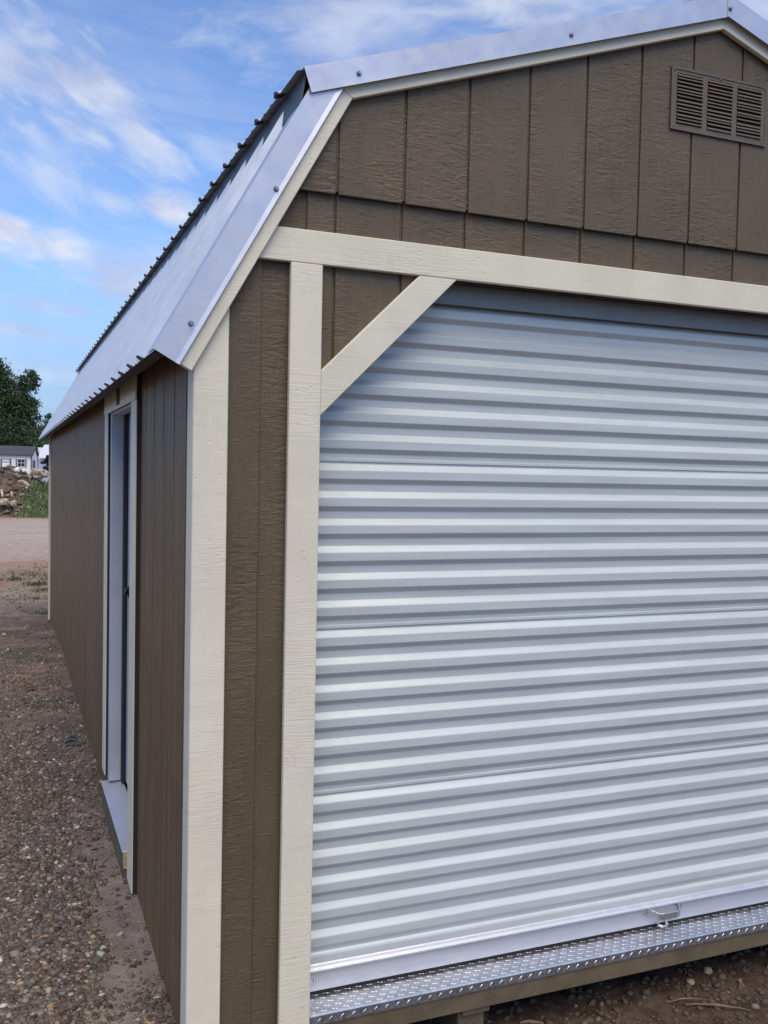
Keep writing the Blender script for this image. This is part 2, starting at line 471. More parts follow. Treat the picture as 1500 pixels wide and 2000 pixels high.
# gravel: low stones packed where the lot is stoned, scattered elsewhere
ICO_V, ICO_F = None, None
bm = bmesh.new(); bmesh.ops.create_icosphere(bm, subdivisions=1, radius=1)
bm.verts.ensure_lookup_table()
ICO_V = np.array([v.co[:] for v in bm.verts]); ICO_F = np.array([[v.index for v in f.verts] for f in bm.faces]); bm.free()
OCT_V = np.array([(1, 0, 0), (-1, 0, 0), (0, 1, 0), (0, -1, 0), (0, 0, 1), (0, 0, -1), (.7, .7, .15), (-.7, .7, -.1), (-.7, -.7, .1), (.7, -.7, -.1)], float)
def tri_cloud(name, pos, size, colr, base_v, base_f, mat, flat=.65, seed=1, smooth=False, rot=True):
    r = np.random.default_rng(seed); n = len(pos); nv = len(base_v)
    var = [base_v*(1+r.uniform(-.36, .36, (nv, 1))) for _ in range(9)]
    which = r.integers(0, 9, n)
    B = np.stack(var)[which]
    sc = np.stack([r.uniform(.75, 1.3, n), r.uniform(.75, 1.25, n), r.uniform(flat*.7, flat*1.2, n)], 1)
    B = B*sc[:, None, :]*size[:, None, None]
    if rot:
        a = r.uniform(0, 2*np.pi, n); tl = r.normal(0, .35, n)
        ca, sa, ct, st = np.cos(a), np.sin(a), np.cos(tl), np.sin(tl)
        x, y, z = B[..., 0], B[..., 1], B[..., 2]
        y, z = y*ct[:, None]-z*st[:, None], y*st[:, None]+z*ct[:, None]
        x, y = x*ca[:, None]-y*sa[:, None], x*sa[:, None]+y*ca[:, None]
        B = np.stack([x, y, z], -1)
    B = B+pos[:, None, :]
    Fs = (base_f[None]+(np.arange(n)*nv)[:, None, None]).reshape(-1, 3)
    me = bpy.data.meshes.new(name)
    me.vertices.add(n*nv); me.vertices.foreach_set('co', B.ravel())
    me.loops.add(len(Fs)*3); me.loops.foreach_set('vertex_index', Fs.ravel())
    me.polygons.add(len(Fs)); me.polygons.foreach_set('loop_start', np.arange(0, len(Fs)*3, 3))
    me.update(calc_edges=True)
    if smooth: me.polygons.foreach_set('use_smooth', np.ones(len(Fs), bool))
    at = me.color_attributes.new('tone', 'FLOAT_COLOR', 'POINT')
    c4 = np.ones((n, nv, 4)); c4[..., :3] = colr[:, None, :]
    at.data.foreach_set('color', c4.ravel())
    return me
PAL = np.array([(.060, .050, .046), (.095, .078, .068), (.13, .105, .090), (.17, .135, .108), (.12, .070, .050), (.23, .19, .155), (.33, .28, .225), (.34, .24, .15), (.46, .43, .38), (.15, .145, .14)])
PW = np.array([.17, .23, .20, .15, .06, .08, .035, .015, .014, .045]); PW = PW/PW.sum()
def zpix(px, py): return gh(px, py)
GZI = None
def ground_z(x, y):
    ix = np.clip(np.searchsorted(xs, x)-1, 0, nxx-2); iy = np.clip(np.searchsorted(ys, y)-1, 0, nyy-2)
    fx = (x-xs[ix])/(xs[ix+1]-xs[ix]); fy = (y-ys[iy])/(ys[iy+1]-ys[iy])
    return gz[iy, ix]*(1-fx)*(1-fy)+gz[iy, ix+1]*fx*(1-fy)+gz[iy+1, ix]*(1-fx)*fy+gz[iy+1, ix+1]*fx*fy
def field(n, x0, x1, y0, y1, dens, smin, smax, seed):
    r = np.random.default_rng(seed)
    x = r.uniform(x0, x1, n); y = r.uniform(y0, y1, n)
    keep = r.uniform(0, 1, n) < dens(x, y)
    x, y = x[keep], y[keep]
    s = smin+(smax-smin)*r.uniform(0, 1, len(x))**2.2
    z = ground_z(x, y)+s*r.uniform(-.15, .38, len(x))
    c = PAL[r.choice(len(PAL), len(x), p=PW)]*r.uniform(.8, 1.2, (len(x), 1))
    return np.stack([x, y, z], 1), s, c
nlow = lambda x, y, s, sd: np.array([mn.noise(Vector((a*s+sd, b*s, sd))) for a, b in zip(x, y)])
def dens_near(x, y):
    k = .5+.5*np.clip(nlow(x, y, 3.1, 5.3)*2.6+.35, -1, 1)
    wall = sstep(-.11, -.22, x+.10*nlow(x, y, 5.0, 2.1))
    wall = np.where(y > 1.5, np.maximum(wall, .55*sstep(1.4, 2.2, y)), wall)
    island = np.exp(-(((x+.045)/.05)**2+((y-.22)/.11)**2))
    fine = np.clip(nlow(x, y, 2.2, 14.3)*3.2-.35, 0, 1)
    return np.clip(wall*(.42+.58*k)*(1-.75*fine)+.028+.8*island, 0, 1)
P1, S1, C1 = field(54000, -.85, .012, -.15, 2.4, dens_near, .0042, .0130, 11)
def dens_mid(x, y):
    k = np.clip(nlow(x, y, 1.6, 8.3)*1.8+.5, 0, 1)
    return np.clip(k*.9+.1, 0, 1)*sstep(6.5, 3.2, y)+.12
P6, S6, C6 = field(200, -.8, -.03, .0, 3.5, dens_near, .013, .021, 19)
P7, S7, C7 = field(5000, -.32, .012, .0, 2.2, lambda x, y: .35+.65*np.clip(nlow(x, y, 7.0, 3.3)*2, 0, 1), .0014, .0040, 23)
P2, S2, C2 = field(26000, -1.0, .012, 2.4, 6.5, dens_mid, .0045, .013, 12)
P3, S3, C3 = field(12000, -2.6, -.85, -1.0, 4.0, lambda x, y: np.full(len(x), .6), .006, .014, 13)
P4, S4, C4 = field(2600, -1.6, .4, 6.5, 14.0, lambda x, y: np.full(len(x), .5), .008, .028, 14)
C4 = C4*.6+np.array([.16, .11, .08])*.6
PP = np.concatenate([P1, P2, P3, P4, P6, P7]); SS = np.concatenate([S1, S2, S3, S4, S6, S7]); C2 = C2*1.15
CC = np.array([1.16, 1.10, 1.02])*np.concatenate([C1, C2, C3, C4, C6, C7*.8])
me = tri_cloud('gravel', PP, SS, CC, ICO_V[:12] if len(ICO_V) == 12 else ICO_V, ICO_F, STONE, .62, 21)
gr = link('gravel', me, STONE); kind(gr, 'stuff')
# crumbs of stone and clods on the dirt in front of the door
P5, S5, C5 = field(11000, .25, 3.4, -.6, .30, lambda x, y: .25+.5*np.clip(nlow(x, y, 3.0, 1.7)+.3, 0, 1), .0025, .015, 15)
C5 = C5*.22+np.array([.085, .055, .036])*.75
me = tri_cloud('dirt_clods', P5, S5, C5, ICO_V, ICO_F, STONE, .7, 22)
kind(link('dirt_clods', me, STONE), 'stuff')

# ------------------------------------------------------------------ the barn
XC = 1.724                                     # middle of the gable
YB = 8.5                                       # back wall
def mx(p): return (2*XC-p[0], p[1])
shed = root('portable_barn', (XC, 4.2, -.33), 'brown gambrel roofed barn with cream trim and a ribbed roll up door', 'shed')

U1 = Vector((.488, .873)); N1 = Vector((-.873, .488)); A1 = Vector((-.091, 1.766))
U2 = Vector((.946, .323)); N2 = Vector((-.323, .946)); A2 = Vector((.293, 2.540))
def low(t, n): v = A1+U1*t+N1*n; return (v.x, v.y)
def upp(t, n): v = A2+U2*t+N2*n; return (v.x, v.y)
def meet(n1, n2):
    # where the lower line offset n1 crosses the upper line offset n2
    a = A1+N1*n1; b = A2+N2*n2
    det = U1.x*(-U2.y)-(-U2.x)*U1.y
    dx, dy = b.x-a.x, b.y-a.y
    t = (dx*(-U2.y)-(-U2.x)*dy)/det
    v = a+U1*t; return (v.x, v.y)
def peak(n):
    a = A2+N2*n; t = (XC-a.x)/U2.x; v = a+U2*t; return (XC, v.y)

# gable region (left half given by lines), used to clip the siding
def gable_clip(poly, n1=-.03, n2=-.03):
    c1 = N1.dot(A1)+n1; c2 = N2.dot(A2)+n2
    poly = clip(poly, N1.x, N1.y, c1); 
    if poly: poly = clip(poly, N2.x, N2.y, c2)
    if poly: poly = clip(poly, -N1.x, N1.y, c1-N1.x*2*XC)
    if poly: poly = clip(poly, -N2.x, N2.y, c2-N2.x*2*XC)
    return poly
PITCH, GROOVE = .2032, .0085
XL, XR = .0150, 2*XC-.0150
def plank(poly, y0, y1, name='siding_plank', mat=SID_F):
    if len(poly) < 3: return None
    return prism(name, poly, 'y', y0, y1, mat, shed, .0016)
ZSEAM = 2.2295
k = 0
while k*PITCH < XR:
    a = max(k*PITCH+GROOVE/2, XL); b = min((k+1)*PITCH-GROOVE/2, XR)
    if b-a > .02:
        # upper gable sheet, proud of the lower one
        p = gable_clip([(a, ZSEAM), (b, ZSEAM), (b, 3.2), (a, 3.2)])
        plank(p, -.0165, -.0095)
        # lower sheet: band over the big opening, wall strips beside it
        if b < .36 or a > 2*XC-.36:
            p = gable_clip([(a, -.205), (b, -.205), (b, ZSEAM+.03), (a, ZSEAM+.03)])
            plank(p, 0, .0065)
        else:
            p = gable_clip([(a, 2.045), (b, 2.045), (b, ZSEAM+.03), (a, ZSEAM+.03)])
            if a < .77 or b > 2*XC-.77:
                base = [(a, 1.4), (b, 1.4), (b, ZSEAM+.03), (a, ZSEAM+.03)]
                if a < .77:      # above the corner cut of the opening: z - x >= 1.30
                    base = clip(base, 1, -1, .375-1.665)
                    base = clip(base, -1, 0, -.325)
                else:
                    base = clip(base, -1, -1, .375-1.665-2*XC)
                    base = clip(base, 1, 0, 2*XC-.325)
                p = gable_clip(base)
            plank(p, 0, .0065)
    k += 1
# sheathing behind the planks (bottom of the grooves)
def ring_backing():
    outer = gable_clip([(XL, -.2), (XR, -.2), (XR, 3.2), (XL, 3.2)], -.035, -.035)
    bm = bmesh.new()
    def add(poly, y0, y1):
        b2 = prism_bm(poly, 'y', y0, y1); m2 = bpy.data.meshes.new('t'); b2.to_mesh(m2); b2.free(); bm.from_mesh(m2); bpy.data.meshes.remove(m2)
    add(gable_clip([(XL, 2.05), (XR, 2.05), (XR, 3.2), (XL, 3.2)], -.035, -.035), .0072, .03)
    add(gable_clip([(XL, ZSEAM+.010), (XR, ZSEAM+.010), (XR, 3.2), (XL, 3.2)], -.035, -.035), -.0093, -.0006)
    for s in (0, 1):
        f = (lambda P: P) if s == 0 else (lambda P: [mx(p) for p in P][::-1])
        add(f([(XL+.004, -.2), (.352, -.2), (.352, 2.0498), (.2, 2.0498), (XL+.004, 1.73)]), .0074, .0302)
        add(f([(.3522, 1.668), (.73, 2.0497), (.3522, 2.0497)]), .0075, .0303)
    return from_bm('front_sheathing', bm)
link('front_sheathing', ring_backing(), SID_F, shed)

# side wall towards the camera (outer face at x = XL)
side_y = [.066, .095+GROOVE*0]
DY0, DY1 = 1.185, 2.062
y = .095; edges = [(.066, .095-GROOVE/2)]
while y < YB-.03:
    edges.append((y+.0062, min(y+PITCH-.0062, YB-.03))); y += PITCH
def side_plank(a, b, z0, z1):
    if b-a < .006: return
    prism('siding_plank', [(a, z0), (b, z0), (b, z1), (a, z1)], 'x', XL, XL+.0065, SID_S, shed, .0030)
for a, b in edges:
    if b <= DY0 or a >= DY1: side_plank(a, b, -.275, 1.905)
    else:
        if a < DY0-.01: side_plank(a, DY0-.003, -.275, 1.7595)
        if b > DY1+.01: side_plank(DY1+.003, b, -.275, 1.7595)
        side_plank(a, b, 1.762, 1.905)
bm = bmesh.new()
bm_box(bm, XL+.0072, XL+.03, .035, DY0-.002, -.27, 1.93)
bm_box(bm, XL+.0072, XL+.03, DY1+.002, YB-.035, -.27, 1.93)
bm_box(bm, XL+.0073, XL+.0301, DY0-.002, DY1+.002, 1.76, 1.93)
link('side_sheathing', from_bm('side_sheathing', bm), SID_S, shed)
# far walls
prism('back_wall', gable_clip([(XL, -.27), (XR, -.27), (XR, 3.2), (XL, 3.2)], -.04, -.04), 'y', YB-.03, YB, SID_F, shed)
box('right_wall', XR-.03, XR, .035, YB-.033, -.27, 1.93, SID_S, shed)
box('floor_deck', XL+.035, XR-.035, .10, YB-.04, -.16, -.125, WOODIN, shed)

# trim boards
def tboard(name, poly, y0, y1): return prism(name, poly, 'y', y0, y1, TRIM, shed, .0022)
for s in (0, 1):
    f = (lambda P: P) if s == 0 else (lambda P: [mx(p) for p in P][::-1])
    # corner board: a front face and a return along the side
    bm = prism_bm(f([(.012, -.27), (.106, -.27), (.106, 1.955), (.012, 1.775)]), 'y', -.020, -.0004, .0024)
    m2 = bpy.data.meshes.new('t'); from_side = bmesh.new()
    if s == 0: bm_box(from_side, .012, .030, .0002, .0635, -.27, 1.80)
    else: bm_box(from_side, 2*XC-.030, 2*XC-.012, .0002, .0635, -.27, 1.80)
    from_side.to_mesh(m2); from_side.free(); bm.from_mesh(m2); bpy.data.meshes.remove(m2)
    link('corner_board', from_bm('corner_board', bm), TRIM, shed)
    tboard('door_post', f([(.2755, -.30), (.3675, -.30), (.3675, 2.0295), (.2755, 2.0295)]), -.020, -.0004)
    tboard('corner_brace', f([(.3679, 1.6115), (.784, 2.0293), (.6635, 2.0293), (.3679, 1.7370)]), -.0197, -.0004)
    # rake boards, mitred at the knee and the peak
    ik = meet(-.109, -.0942); ok = meet(-.020, -.020)
    lowp = [low(-.002, -.109), ik, ok, low(-.002, -.020)]
    uppp = [ik, peak(-.0942), peak(-.020), ok]
    prism('rake_board', f(lowp), 'y', -.040, -.0210, TRIM, shed, .0022)
    prism('rake_board', f(uppp), 'y', -.0398, -.0212, TRIM, shed, .0022)
    # packing behind the rake boards, where they stand clear of the siding
    pk1 = [low(.004, -.100), meet(-.100, -.086), meet(-.02, -.02), low(.004, -.02)]
    pk2 = [meet(-.100, -.086), peak(-.086), peak(-.02), meet(-.02, -.02)]
    c1 = [p for p in pk2]
    prism('rake_packer', f(c1), 'y', -.0208, -.0168, UNDER, shed)
tboard('header_board', [(.135, 2.030), (2*XC-.135, 2.030), (2*XC-.19, 2.1215), (.19, 2.1215)], -.0202, -.0004)
# far corner board of the side wall, seen on edge
box('corner_board', -.008, .0146, YB-.028, YB+.02, -.25, 1.80, TRIM, shed, .002)

# opening lining (head and jambs behind the trim)
JX0, JX1 = .372, 2*XC-.372
box('opening_head', JX0, JX1, .0305, .20, 2.0340, 2.085, UNDER, shed)
box('opening_jamb', .345, JX0-.001, .0306, .14, -.11, 2.05, UNDER, shed)
box('opening_jamb', JX1+.001, 2*XC-.345, .0306, .14, -.11, 2.05, UNDER, shed)

# ------------------------------------------------------------------ roof
def panel_profile(y0, n, rh=.020):
    """ribbed sheet section: list of (y, height) starting at y0, n ribs at 9 inch"""
    pts = [(y0, 0)]
    for i in range(n):
        c = y0+.1143+.2286*i
        pts += [(c-.021, 0), (c-.0045, rh), (c+.0045, rh), (c+.021, 0)]
        if i < n-1 or True:
            for m in (.076, .1525):
                if c+m+.012 < y0+.2286*n:
                    pts += [(c+m-.011, 0), (c+m-.004, .0035), (c+m+.004, .0035), (c+m+.011, 0)]
    pts.append((y0+.2286*n, 0))
    return pts
def sheet(name, prof, P0, P1, nrm, mat, parent, th=.0009):
    """extrude a (y,h) profile from 2-D point P0 to P1 in x,z; h along nrm"""
    vs, fs = [], []
    for off in (0, -th):
        for P in (P0, P1):
            for (yy, h) in prof:
                q = (P[0]+nrm[0]*(h+off), P[1]+nrm[1]*(h+off)); vs.append((q[0], yy, q[1]))
    n = len(prof)
    for i in range(n-1):
        fs.append((i, i+1, n+i+1, n+i)); fs.append((2*n+i, 3*n+i, 3*n+i+1, 2*n+i+1))
        fs.append((i, 2*n+i, 2*n+i+1, i+1)); fs.append((n+i, n+i+1, 3*n+i+1, 3*n+i))
    fs.append((0, n, 3*n, 2*n)); fs.append((n-1, 3*n-1, 4*n-1, 2*n-1))
    return link(name, mesh(name, vs, fs), mat, parent)
ROOF_Y0 = .145-.1143-.2286*.0
knee_low_t = 0.895
nsheet, per = 9, 4
SH = .2286*per
low0, low1 = low(-.012, .0015), low(.90, .0015)
up0, up1 = upp(-.019, .0015), peak(.0015)
for s in (0, 1):
    f = (lambda p: p) if s == 0 else mx
    n1 = (N1.x if s == 0 else -N1.x, N1.y); n2 = (N2.x if s == 0 else -N2.x, N2.y)
    first = None
    for which, P0, P1, nn in (('l', low0, low1, n1), ('u', up0, up1, n2)):
        base = None
        for i in range(nsheet):
            last = i == nsheet-1
            yy = ROOF_Y0+SH*i
            if not last:
                if base is None:
                    base = sheet('roof_sheet', panel_profile(ROOF_Y0, per, .020 if which == 'l' else .0135), f(P0), f(P1), nn, ROOFM, shed)
                    o = base
                else:
                    o = base.copy(); col.objects.link(o); o.location = (0, SH*i, 0)
            else:
                nr = int((YB+.05-yy)/.2286)+1
                if nr > 0: sheet('roof_sheet', panel_profile(yy, nr, .020 if which == 'l' else .0135), f(P0), f(P1), nn, ROOFM, shed)
        # first strip to the gable edge
        sheet('roof_sheet', [(-.048, 0), (ROOF_Y0, 0)], f(P0), f(P1), nn, ROOFM, shed)
    # decking under the sheets
    a, b = low(-.006, -.001), low(.86, -.001); a2, b2 = low(-.006, -.020), low(.84, -.020)
    prism('roof_deck', [f(p) for p in (a2, b2, b, a)] if s == 0 else [f(p) for p in (a, b, b2, a2)], 'y', -.020, YB+.045, UNDER, shed)
    a, b = upp(.045, -.001), peak(-.001); a2, b2 = upp(.045, -.020), peak(-.020)
    prism('roof_deck', [f(p) for p in (a2, b2, b, a)] if s == 0 else [f(p) for p in (a, b, b2, a2)], 'y', -.0195, YB+.044, UNDER, shed)
    # eave board closing the overhang
    e = [low(-.004, -.0205), low(-.004, -.044), (-.004, 1.764), low(.06, -.0205)]
    e = [low(-.003, -.0206), low(.035, -.0206), low(.030, -.034), low(-.003, -.030)]
    prism('eave_board', [f(p) for p in e] if s == 0 else [f(p) for p in e][::-1], 'y', -.0185, YB+.04, UNDER, shed)
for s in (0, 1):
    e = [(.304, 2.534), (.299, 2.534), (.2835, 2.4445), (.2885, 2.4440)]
    prism('eave_shade_strip', [mx(p) for p in e] if s else e[::-1], 'y', -.044, YB+.05, STRIP, shed)  # added strip, its dark colour carrying the band of shade under the eave
def rib_plugs(name, ys_, P, nn, U, out, ch=.018):  # dark plugs added so the rib ends read as shaded hollows
    bm = bmesh.new()
    for c in ys_:
        prof = [(c-.0185, 0), (c-.0038, ch), (c+.0038, ch), (c+.0185, 0)]
        A, B = [], []
        for yy, h in prof:
            a = (P[0]+nn[0]*h-U[0]*out, P[1]+nn[1]*h-U[1]*out); b = (P[0]+nn[0]*h+U[0]*.02, P[1]+nn[1]*h+U[1]*.02)
            A.append(bm.verts.new((a[0], yy, a[1]))); B.append(bm.verts.new((b[0], yy, b[1])))
        bm.faces.new(A); bm.faces.new(B[::-1])
        for i in range(4): bm.faces.new((A[i], B[i], B[(i+1) % 4], A[(i+1) % 4]))
    return kind(link(name, from_bm(name, bm), SEAL, shed), 'stuff')
RIBY = [ROOF_Y0+.1143+.2286*i for i in range(37)]
for s in (0, 1):
    f = (lambda p: p) if s == 0 else mx
    sg = 1 if s == 0 else -1
    rib_plugs('dark_rib_plug', RIBY, f(low0), (N1.x*sg, N1.y), (U1.x*sg, U1.y), .006)
    rib_plugs('dark_rib_plug', RIBY, f(up0), (N2.x*sg, N2.y), (U2.x*sg, U2.y), .007, .0125)
# ridge cap
rc = [(XC-.16, peak(0)[1]-.16*.341+.024), (XC, peak(0)[1]+.030), (XC+.16, peak(0)[1]-.16*.341+.024)]
vs = []
for yy in (-.005, YB+.06):
    for (x_, z_) in rc: vs.append((x_, yy, z_))
    for (x_, z_) in rc: vs.append((x_, yy, z_-.0012))
link('ridge_cap', mesh('ridge_cap', vs, [(0, 1, 7, 6), (1, 2, 8, 7), (3, 9, 10, 4), (4, 10, 11, 5), (0, 3, 4, 1), (1, 4, 5, 2), (6, 7, 10, 9), (7, 8, 11, 10)]), ROOFM, shed)

# rake flashing: angle of sheet metal folded over the roof edge with a kicked hem
def flashing(P, U, N, t0, t1, face, mirror, yface, mitre=None, kick=.0022):
    prof = [(.0045, .055), (.0045, yface), (-(face-.012), yface), (-face, yface-kick)]
    th = .0010
    pr2 = [(.0045-th, .055), (.0045-th, yface+th), (-(face-.012), yface+th), (-face, yface-kick+th)]
    vs, fs = [], []
    for t, slope in ((t0, 0), (t1, mitre or 0)):
        for n, yy in prof+pr2:
            tt = t+slope*n
            v = P+U*tt+N*n
            x_ = 2*XC-v.x if mirror else v.x
            vs.append((x_, yy, v.y))
    k = len(prof); m = 2*k
    for i in range(k-1):
        fs += [(i, i+1, m+i+1, m+i), (k+i, m+k+i, m+k+i+1, k+i+1), (i, k+i, k+i+1, i+1), (m+i, m+i+1, m+k+i+1, m+k+i)]
    fs += [(0, m, m+k, k), (k-1, 2*k-1, m+2*k-1, m+k-1)]
    return link('rake_flashing', mesh('rake_flashing', vs, fs), GALV, shed)
def screw(x_, z_, yface, parent):
    bm = bmesh.new()
    # washer, flange and hex head
    def cyl(y0, y1, r, seg, r1=None):
        r1 = r if r1 is None else r1
        A = [bm.verts.new((x_+r*math.cos(2*math.pi*i/seg), y0, z_+r*math.sin(2*math.pi*i/seg))) for i in range(seg)]
        B = [bm.verts.new((x_+r1*math.cos(2*math.pi*i/seg), y1, z_+r1*math.sin(2*math.pi*i/seg))) for i in range(seg)]
        for i in range(seg): bm.faces.new((A[i], A[(i+1) % seg], B[(i+1) % seg], B[i]))
        bm.faces.new(B)
    cyl(yface+.001, yface-.0020, .0082, 14, .0072)
    for f_ in bm.faces: f_.material_index = 1
    nb = len(bm.faces)
    cyl(yface-.0018, yface-.0032, .0068, 14, .0058)
    cyl(yface-.003, yface-.0085, .0042, 6, .0038)
    me = from_bm('screw', bm); me.materials.append(SCREW); me.materials.append(WASH)
    o = link('screw', me, None, None); o.parent = parent; o.matrix_parent_inverse = Matrix.Identity(4)
    return o
TPK = (XC-A2.x)/U2.x
for s in (0, 1):
    fl = flashing(A1, U1, N1, -.006, .862, .072, s == 1, -.0490, -.83)
    o1 = fl
    fu = flashing(A2, U2, N2, 0.0, TPK+(.0 if s == 0 else .006), .0645, s == 1, -.0580 if s == 0 else -.0600, .341, .0002)
    f = (lambda p: p) if s == 0 else mx
    for (x_, z_) in ((-.002, 1.834), (.222, 2.211)): screw(*f((x_, z_)), -.0490, fl)
    for (x_, z_) in ((.449, 2.553), (1.129, 2.788)): screw(*f((x_, z_)), -.0580 if s == 0 else -.0600, fu)
    if s == 1: screw(1.7285, 2.986, -.0600, fu)

# ------------------------------------------------------------------ gable vent
vent = link('gable_vent', None or mesh('gable_vent', [], []), VENTP, shed)
VX0, VX1, VZ0, VZ1 = 1.5375, 1.930, 2.5885, 2.7825
bm = bmesh.new()
YV0, YV1 = -.0215, -.0168
cols_ = []
cw, gap = .1035, .0205
x_ = VX0+.0200
for i in range(3):
    cols_.append((x_, x_+cw)); x_ += cw+gap
zt, zb = 2.7675, 2.6055
xsv = [VX0]+[c for ab in cols_ for c in ab]+[VX1]
for i in range(0, 8, 2): bm_box(bm, xsv[i], xsv[i+1], YV0, YV1, VZ0, VZ1)
for a, b in cols_:
    bm_box(bm, a, b, YV0+.0001, YV1, zt, VZ1-.0001); bm_box(bm, a, b, YV0+.0001, YV1, VZ0+.0001, zb)
# raised lip round the plate
bm_box(bm, VX0-.003, VX1+.003, YV0-.0022, YV0+.002, VZ1-.0045, VZ1+.003)
bm_box(bm, VX0-.003, VX1+.003, YV0-.0022, YV0+.002, VZ0-.003, VZ0+.0045)
bm_box(bm, VX0-.003, VX0+.0045, YV0-.0021, YV0+.002, VZ0+.0046, VZ1-.0046)
bm_box(bm, VX1-.0045, VX1+.003, YV0-.0021, YV0+.002, VZ0+.0046, VZ1-.0046)
me = from_bm('gable_vent', bm); me.materials.append(VENTP); vent.data = me
for (sx, sz) in ((VX0+.009, VZ1-.008), (VX0+.009, VZ0+.008), (VX1-.009, VZ1-.008), (VX1-.009, VZ0+.008), ((VX0+VX1)/2, VZ1-.008), ((VX0+VX1)/2, VZ0+.008)):
    bmh = bmesh.new(); bmesh.ops.create_uvsphere(bmh, u_segments=8, v_segments=5, radius=.0042)
    bmesh.ops.scale(bmh, vec=(1, .6, 1), verts=bmh.verts); bmesh.ops.translate(bmh, vec=(sx, YV0-.0005, sz), verts=bmh.verts)
    o = link('screw', from_bm('screw', bmh), VENTP); o.parent = vent
# dark mesh behind the slots
box('insect_screen', VX0+.01, VX1-.01, -.0175, -.0170, zb-.004, zt+.004, DARKEDGE).parent = vent
slat0 = None
NSL = 14
sp = (zt-zb)/NSL
for ci, (a, b) in enumerate(cols_):
    for j in range(NSL):
        zc = zt-sp*(j+.5)
        if slat0 is None:
            # a hooded blade: sloping out and down, open on its lower side
            bmv = bmesh.new()
            w = b-a-.0006
            prof = [(YV1-.0005, sp*.50), (YV0-.0005, sp*.28), (YV0-.0042, -sp*.16), (YV0-.0042, -sp*.30), (YV0-.0028, -sp*.30), (YV0+.0008, sp*.16), (YV1-.0005, sp*.38)]
            A = [bmv.verts.new((0, p[0], p[1])) for p in prof]; B = [bmv.verts.new((w, p[0], p[1])) for p in prof]
            bmv.faces.new(A); bmv.faces.new(B[::-1])
            for q in range(len(prof)): bmv.faces.new((A[q], B[q], B[(q+1) % len(prof)], A[(q+1) % len(prof)]))
            slat0 = link('slat', from_bm('slat', bmv), VENTP)
            o = slat0
        else:
            o = slat0.copy(); col.objects.link(o)
        o.parent = vent; o.location = (a+.0003, random.uniform(-.0004, .0004), zc)
        o.rotation_euler = (random.gauss(0, .05), 0, random.gauss(0, .004))

# ------------------------------------------------------------------ roll-up door
DYP = .0850                                     # plane of the front of the ribs
DX0, DX1 = .3735, 2*XC-.3735
def curtain_mesh(pieces, name):
    """pieces: list of (z, y) top to bottom; extruded in x with a little thickness"""
    n = len(pieces); vs = []
    for xx in (DX0, DX1):
        for z_, y_ in pieces: vs.append((xx, y_, z_))
        for z_, y_ in pieces: vs.append((xx, y_+.0011, z_))
    fs = []
    m = 2*n
    for i in range(n-1):
        fs += [(i, i+1, m+i+1, m+i), (n+i, m+n+i, m+n+i+1, n+i+1)]
        fs += [(i, n+i, n+i+1, i+1), (m+i, m+i+1, m+n+i+1, m+n+i)]
    fs += [(0, m, m+n, n), (n-1, 2*n-1, m+2*n-1, m+n-1)]
    return mesh(name, vs, fs)
door = root_door = bpy.data.objects.new('roll_up_door', None)
col.objects.link(door); attach(door, shed)
ROOTLOC.pop('roll_up_door', None)
DEP = .0125
PR = .0815
def rib(seam=False):
    """one rib hanging below z = 0 (0 = middle of the dark underside of the rib above)"""
    b_, f_ = DYP+DEP, DYP
    ext = .0085 if seam else 0.0
    p = [(.0070, f_+.0008), (-.0058, b_-.0012), (-.0085, b_)]
    if seam:
        # interlocked lap: a narrow lip standing proud, then its shadow line
        p += [(-.0205, b_), (-.0225, b_-.0038), (-.0300, b_-.0040), (-.0305, b_-.0002), (-.0315, b_)]
    p += [(-.0290-ext, b_), (-.0315-ext, b_-.0015), (-.0462-ext, f_+.0012), (-.0490-ext, f_), (-.0725-ext+.0, f_), (-.0745-ext, f_+.0008)]
    return p
SEAMS = [1.985, 1.4875, .990, .4925]
m_rib, m_seam = curtain_mesh(rib(), 'slat'), curtain_mesh(rib(True), 'slat')
z_ = SEAMS[0]+.029
i = 0
darks = []
sec = 0
while True:
    for q in range(6):
        darks.append((z_, q == 0))
        z_ -= PR+(.0085 if q == 0 else 0)
    if z_ < .02: break
zend = None
for zz_, seam in darks:
    if zz_ - (.0745+(.0085 if seam else 0)) < -.02: 
        continue
    if zz_ > 2.03: continue
    o = link('slat', m_seam if seam else m_rib, CURT); o.parent = door; o.location = (0, 0, zz_)
    zend = zz_ - PR-(.0085 if seam else 0)
# last flat apron down to the rail
ap = [(zend+.0070, DYP+.0008), (zend-.004, DYP+DEP*.55), (zend-.012, DYP+DEP*.6), (zend-.018, DYP+.003), (zend-.024, DYP+.001), (-.05, DYP+.001)]
o = link('slat', curtain_mesh(ap, 'slat'), CURT); o.parent = door
# bottom rail: rounded ridge over a flat face, rubber foot
RT, RB = -.0235, -.0990
rp = [(RT+.006, DYP+.0040), (RT, DYP-.002), (RT-.004, DYP-.0085), (RT-.010, DYP-.0150), (RT-.0150, DYP-.0140), (RT-.0175, DYP-.0085), (RT-.019, DYP-.0072), (RB, DYP-.0072), (RB, DYP+.012)]
br = link('bottom_rail', curtain_mesh(rp, 'bottom_rail'), RAIL); br.parent = door
box('rubber_foot', DX0, DX1, DYP+.001, DYP+.010, -.1135, RB+.002, BLACK).parent = door
# rivets
for xx in (.4125, DX1-.03):
    bmh = bmesh.new(); bmesh.ops.create_uvsphere(bmh, u_segments=12, v_segments=7, radius=.0052)
    bmesh.ops.scale(bmh, vec=(1, .65, 1), verts=bmh.verts); bmesh.ops.translate(bmh, vec=(xx, DYP-.0085, -.066), verts=bmh.verts)
    o = link('rivet', from_bm('rivet', bmh), ZINC, smooth=True); o.parent = door
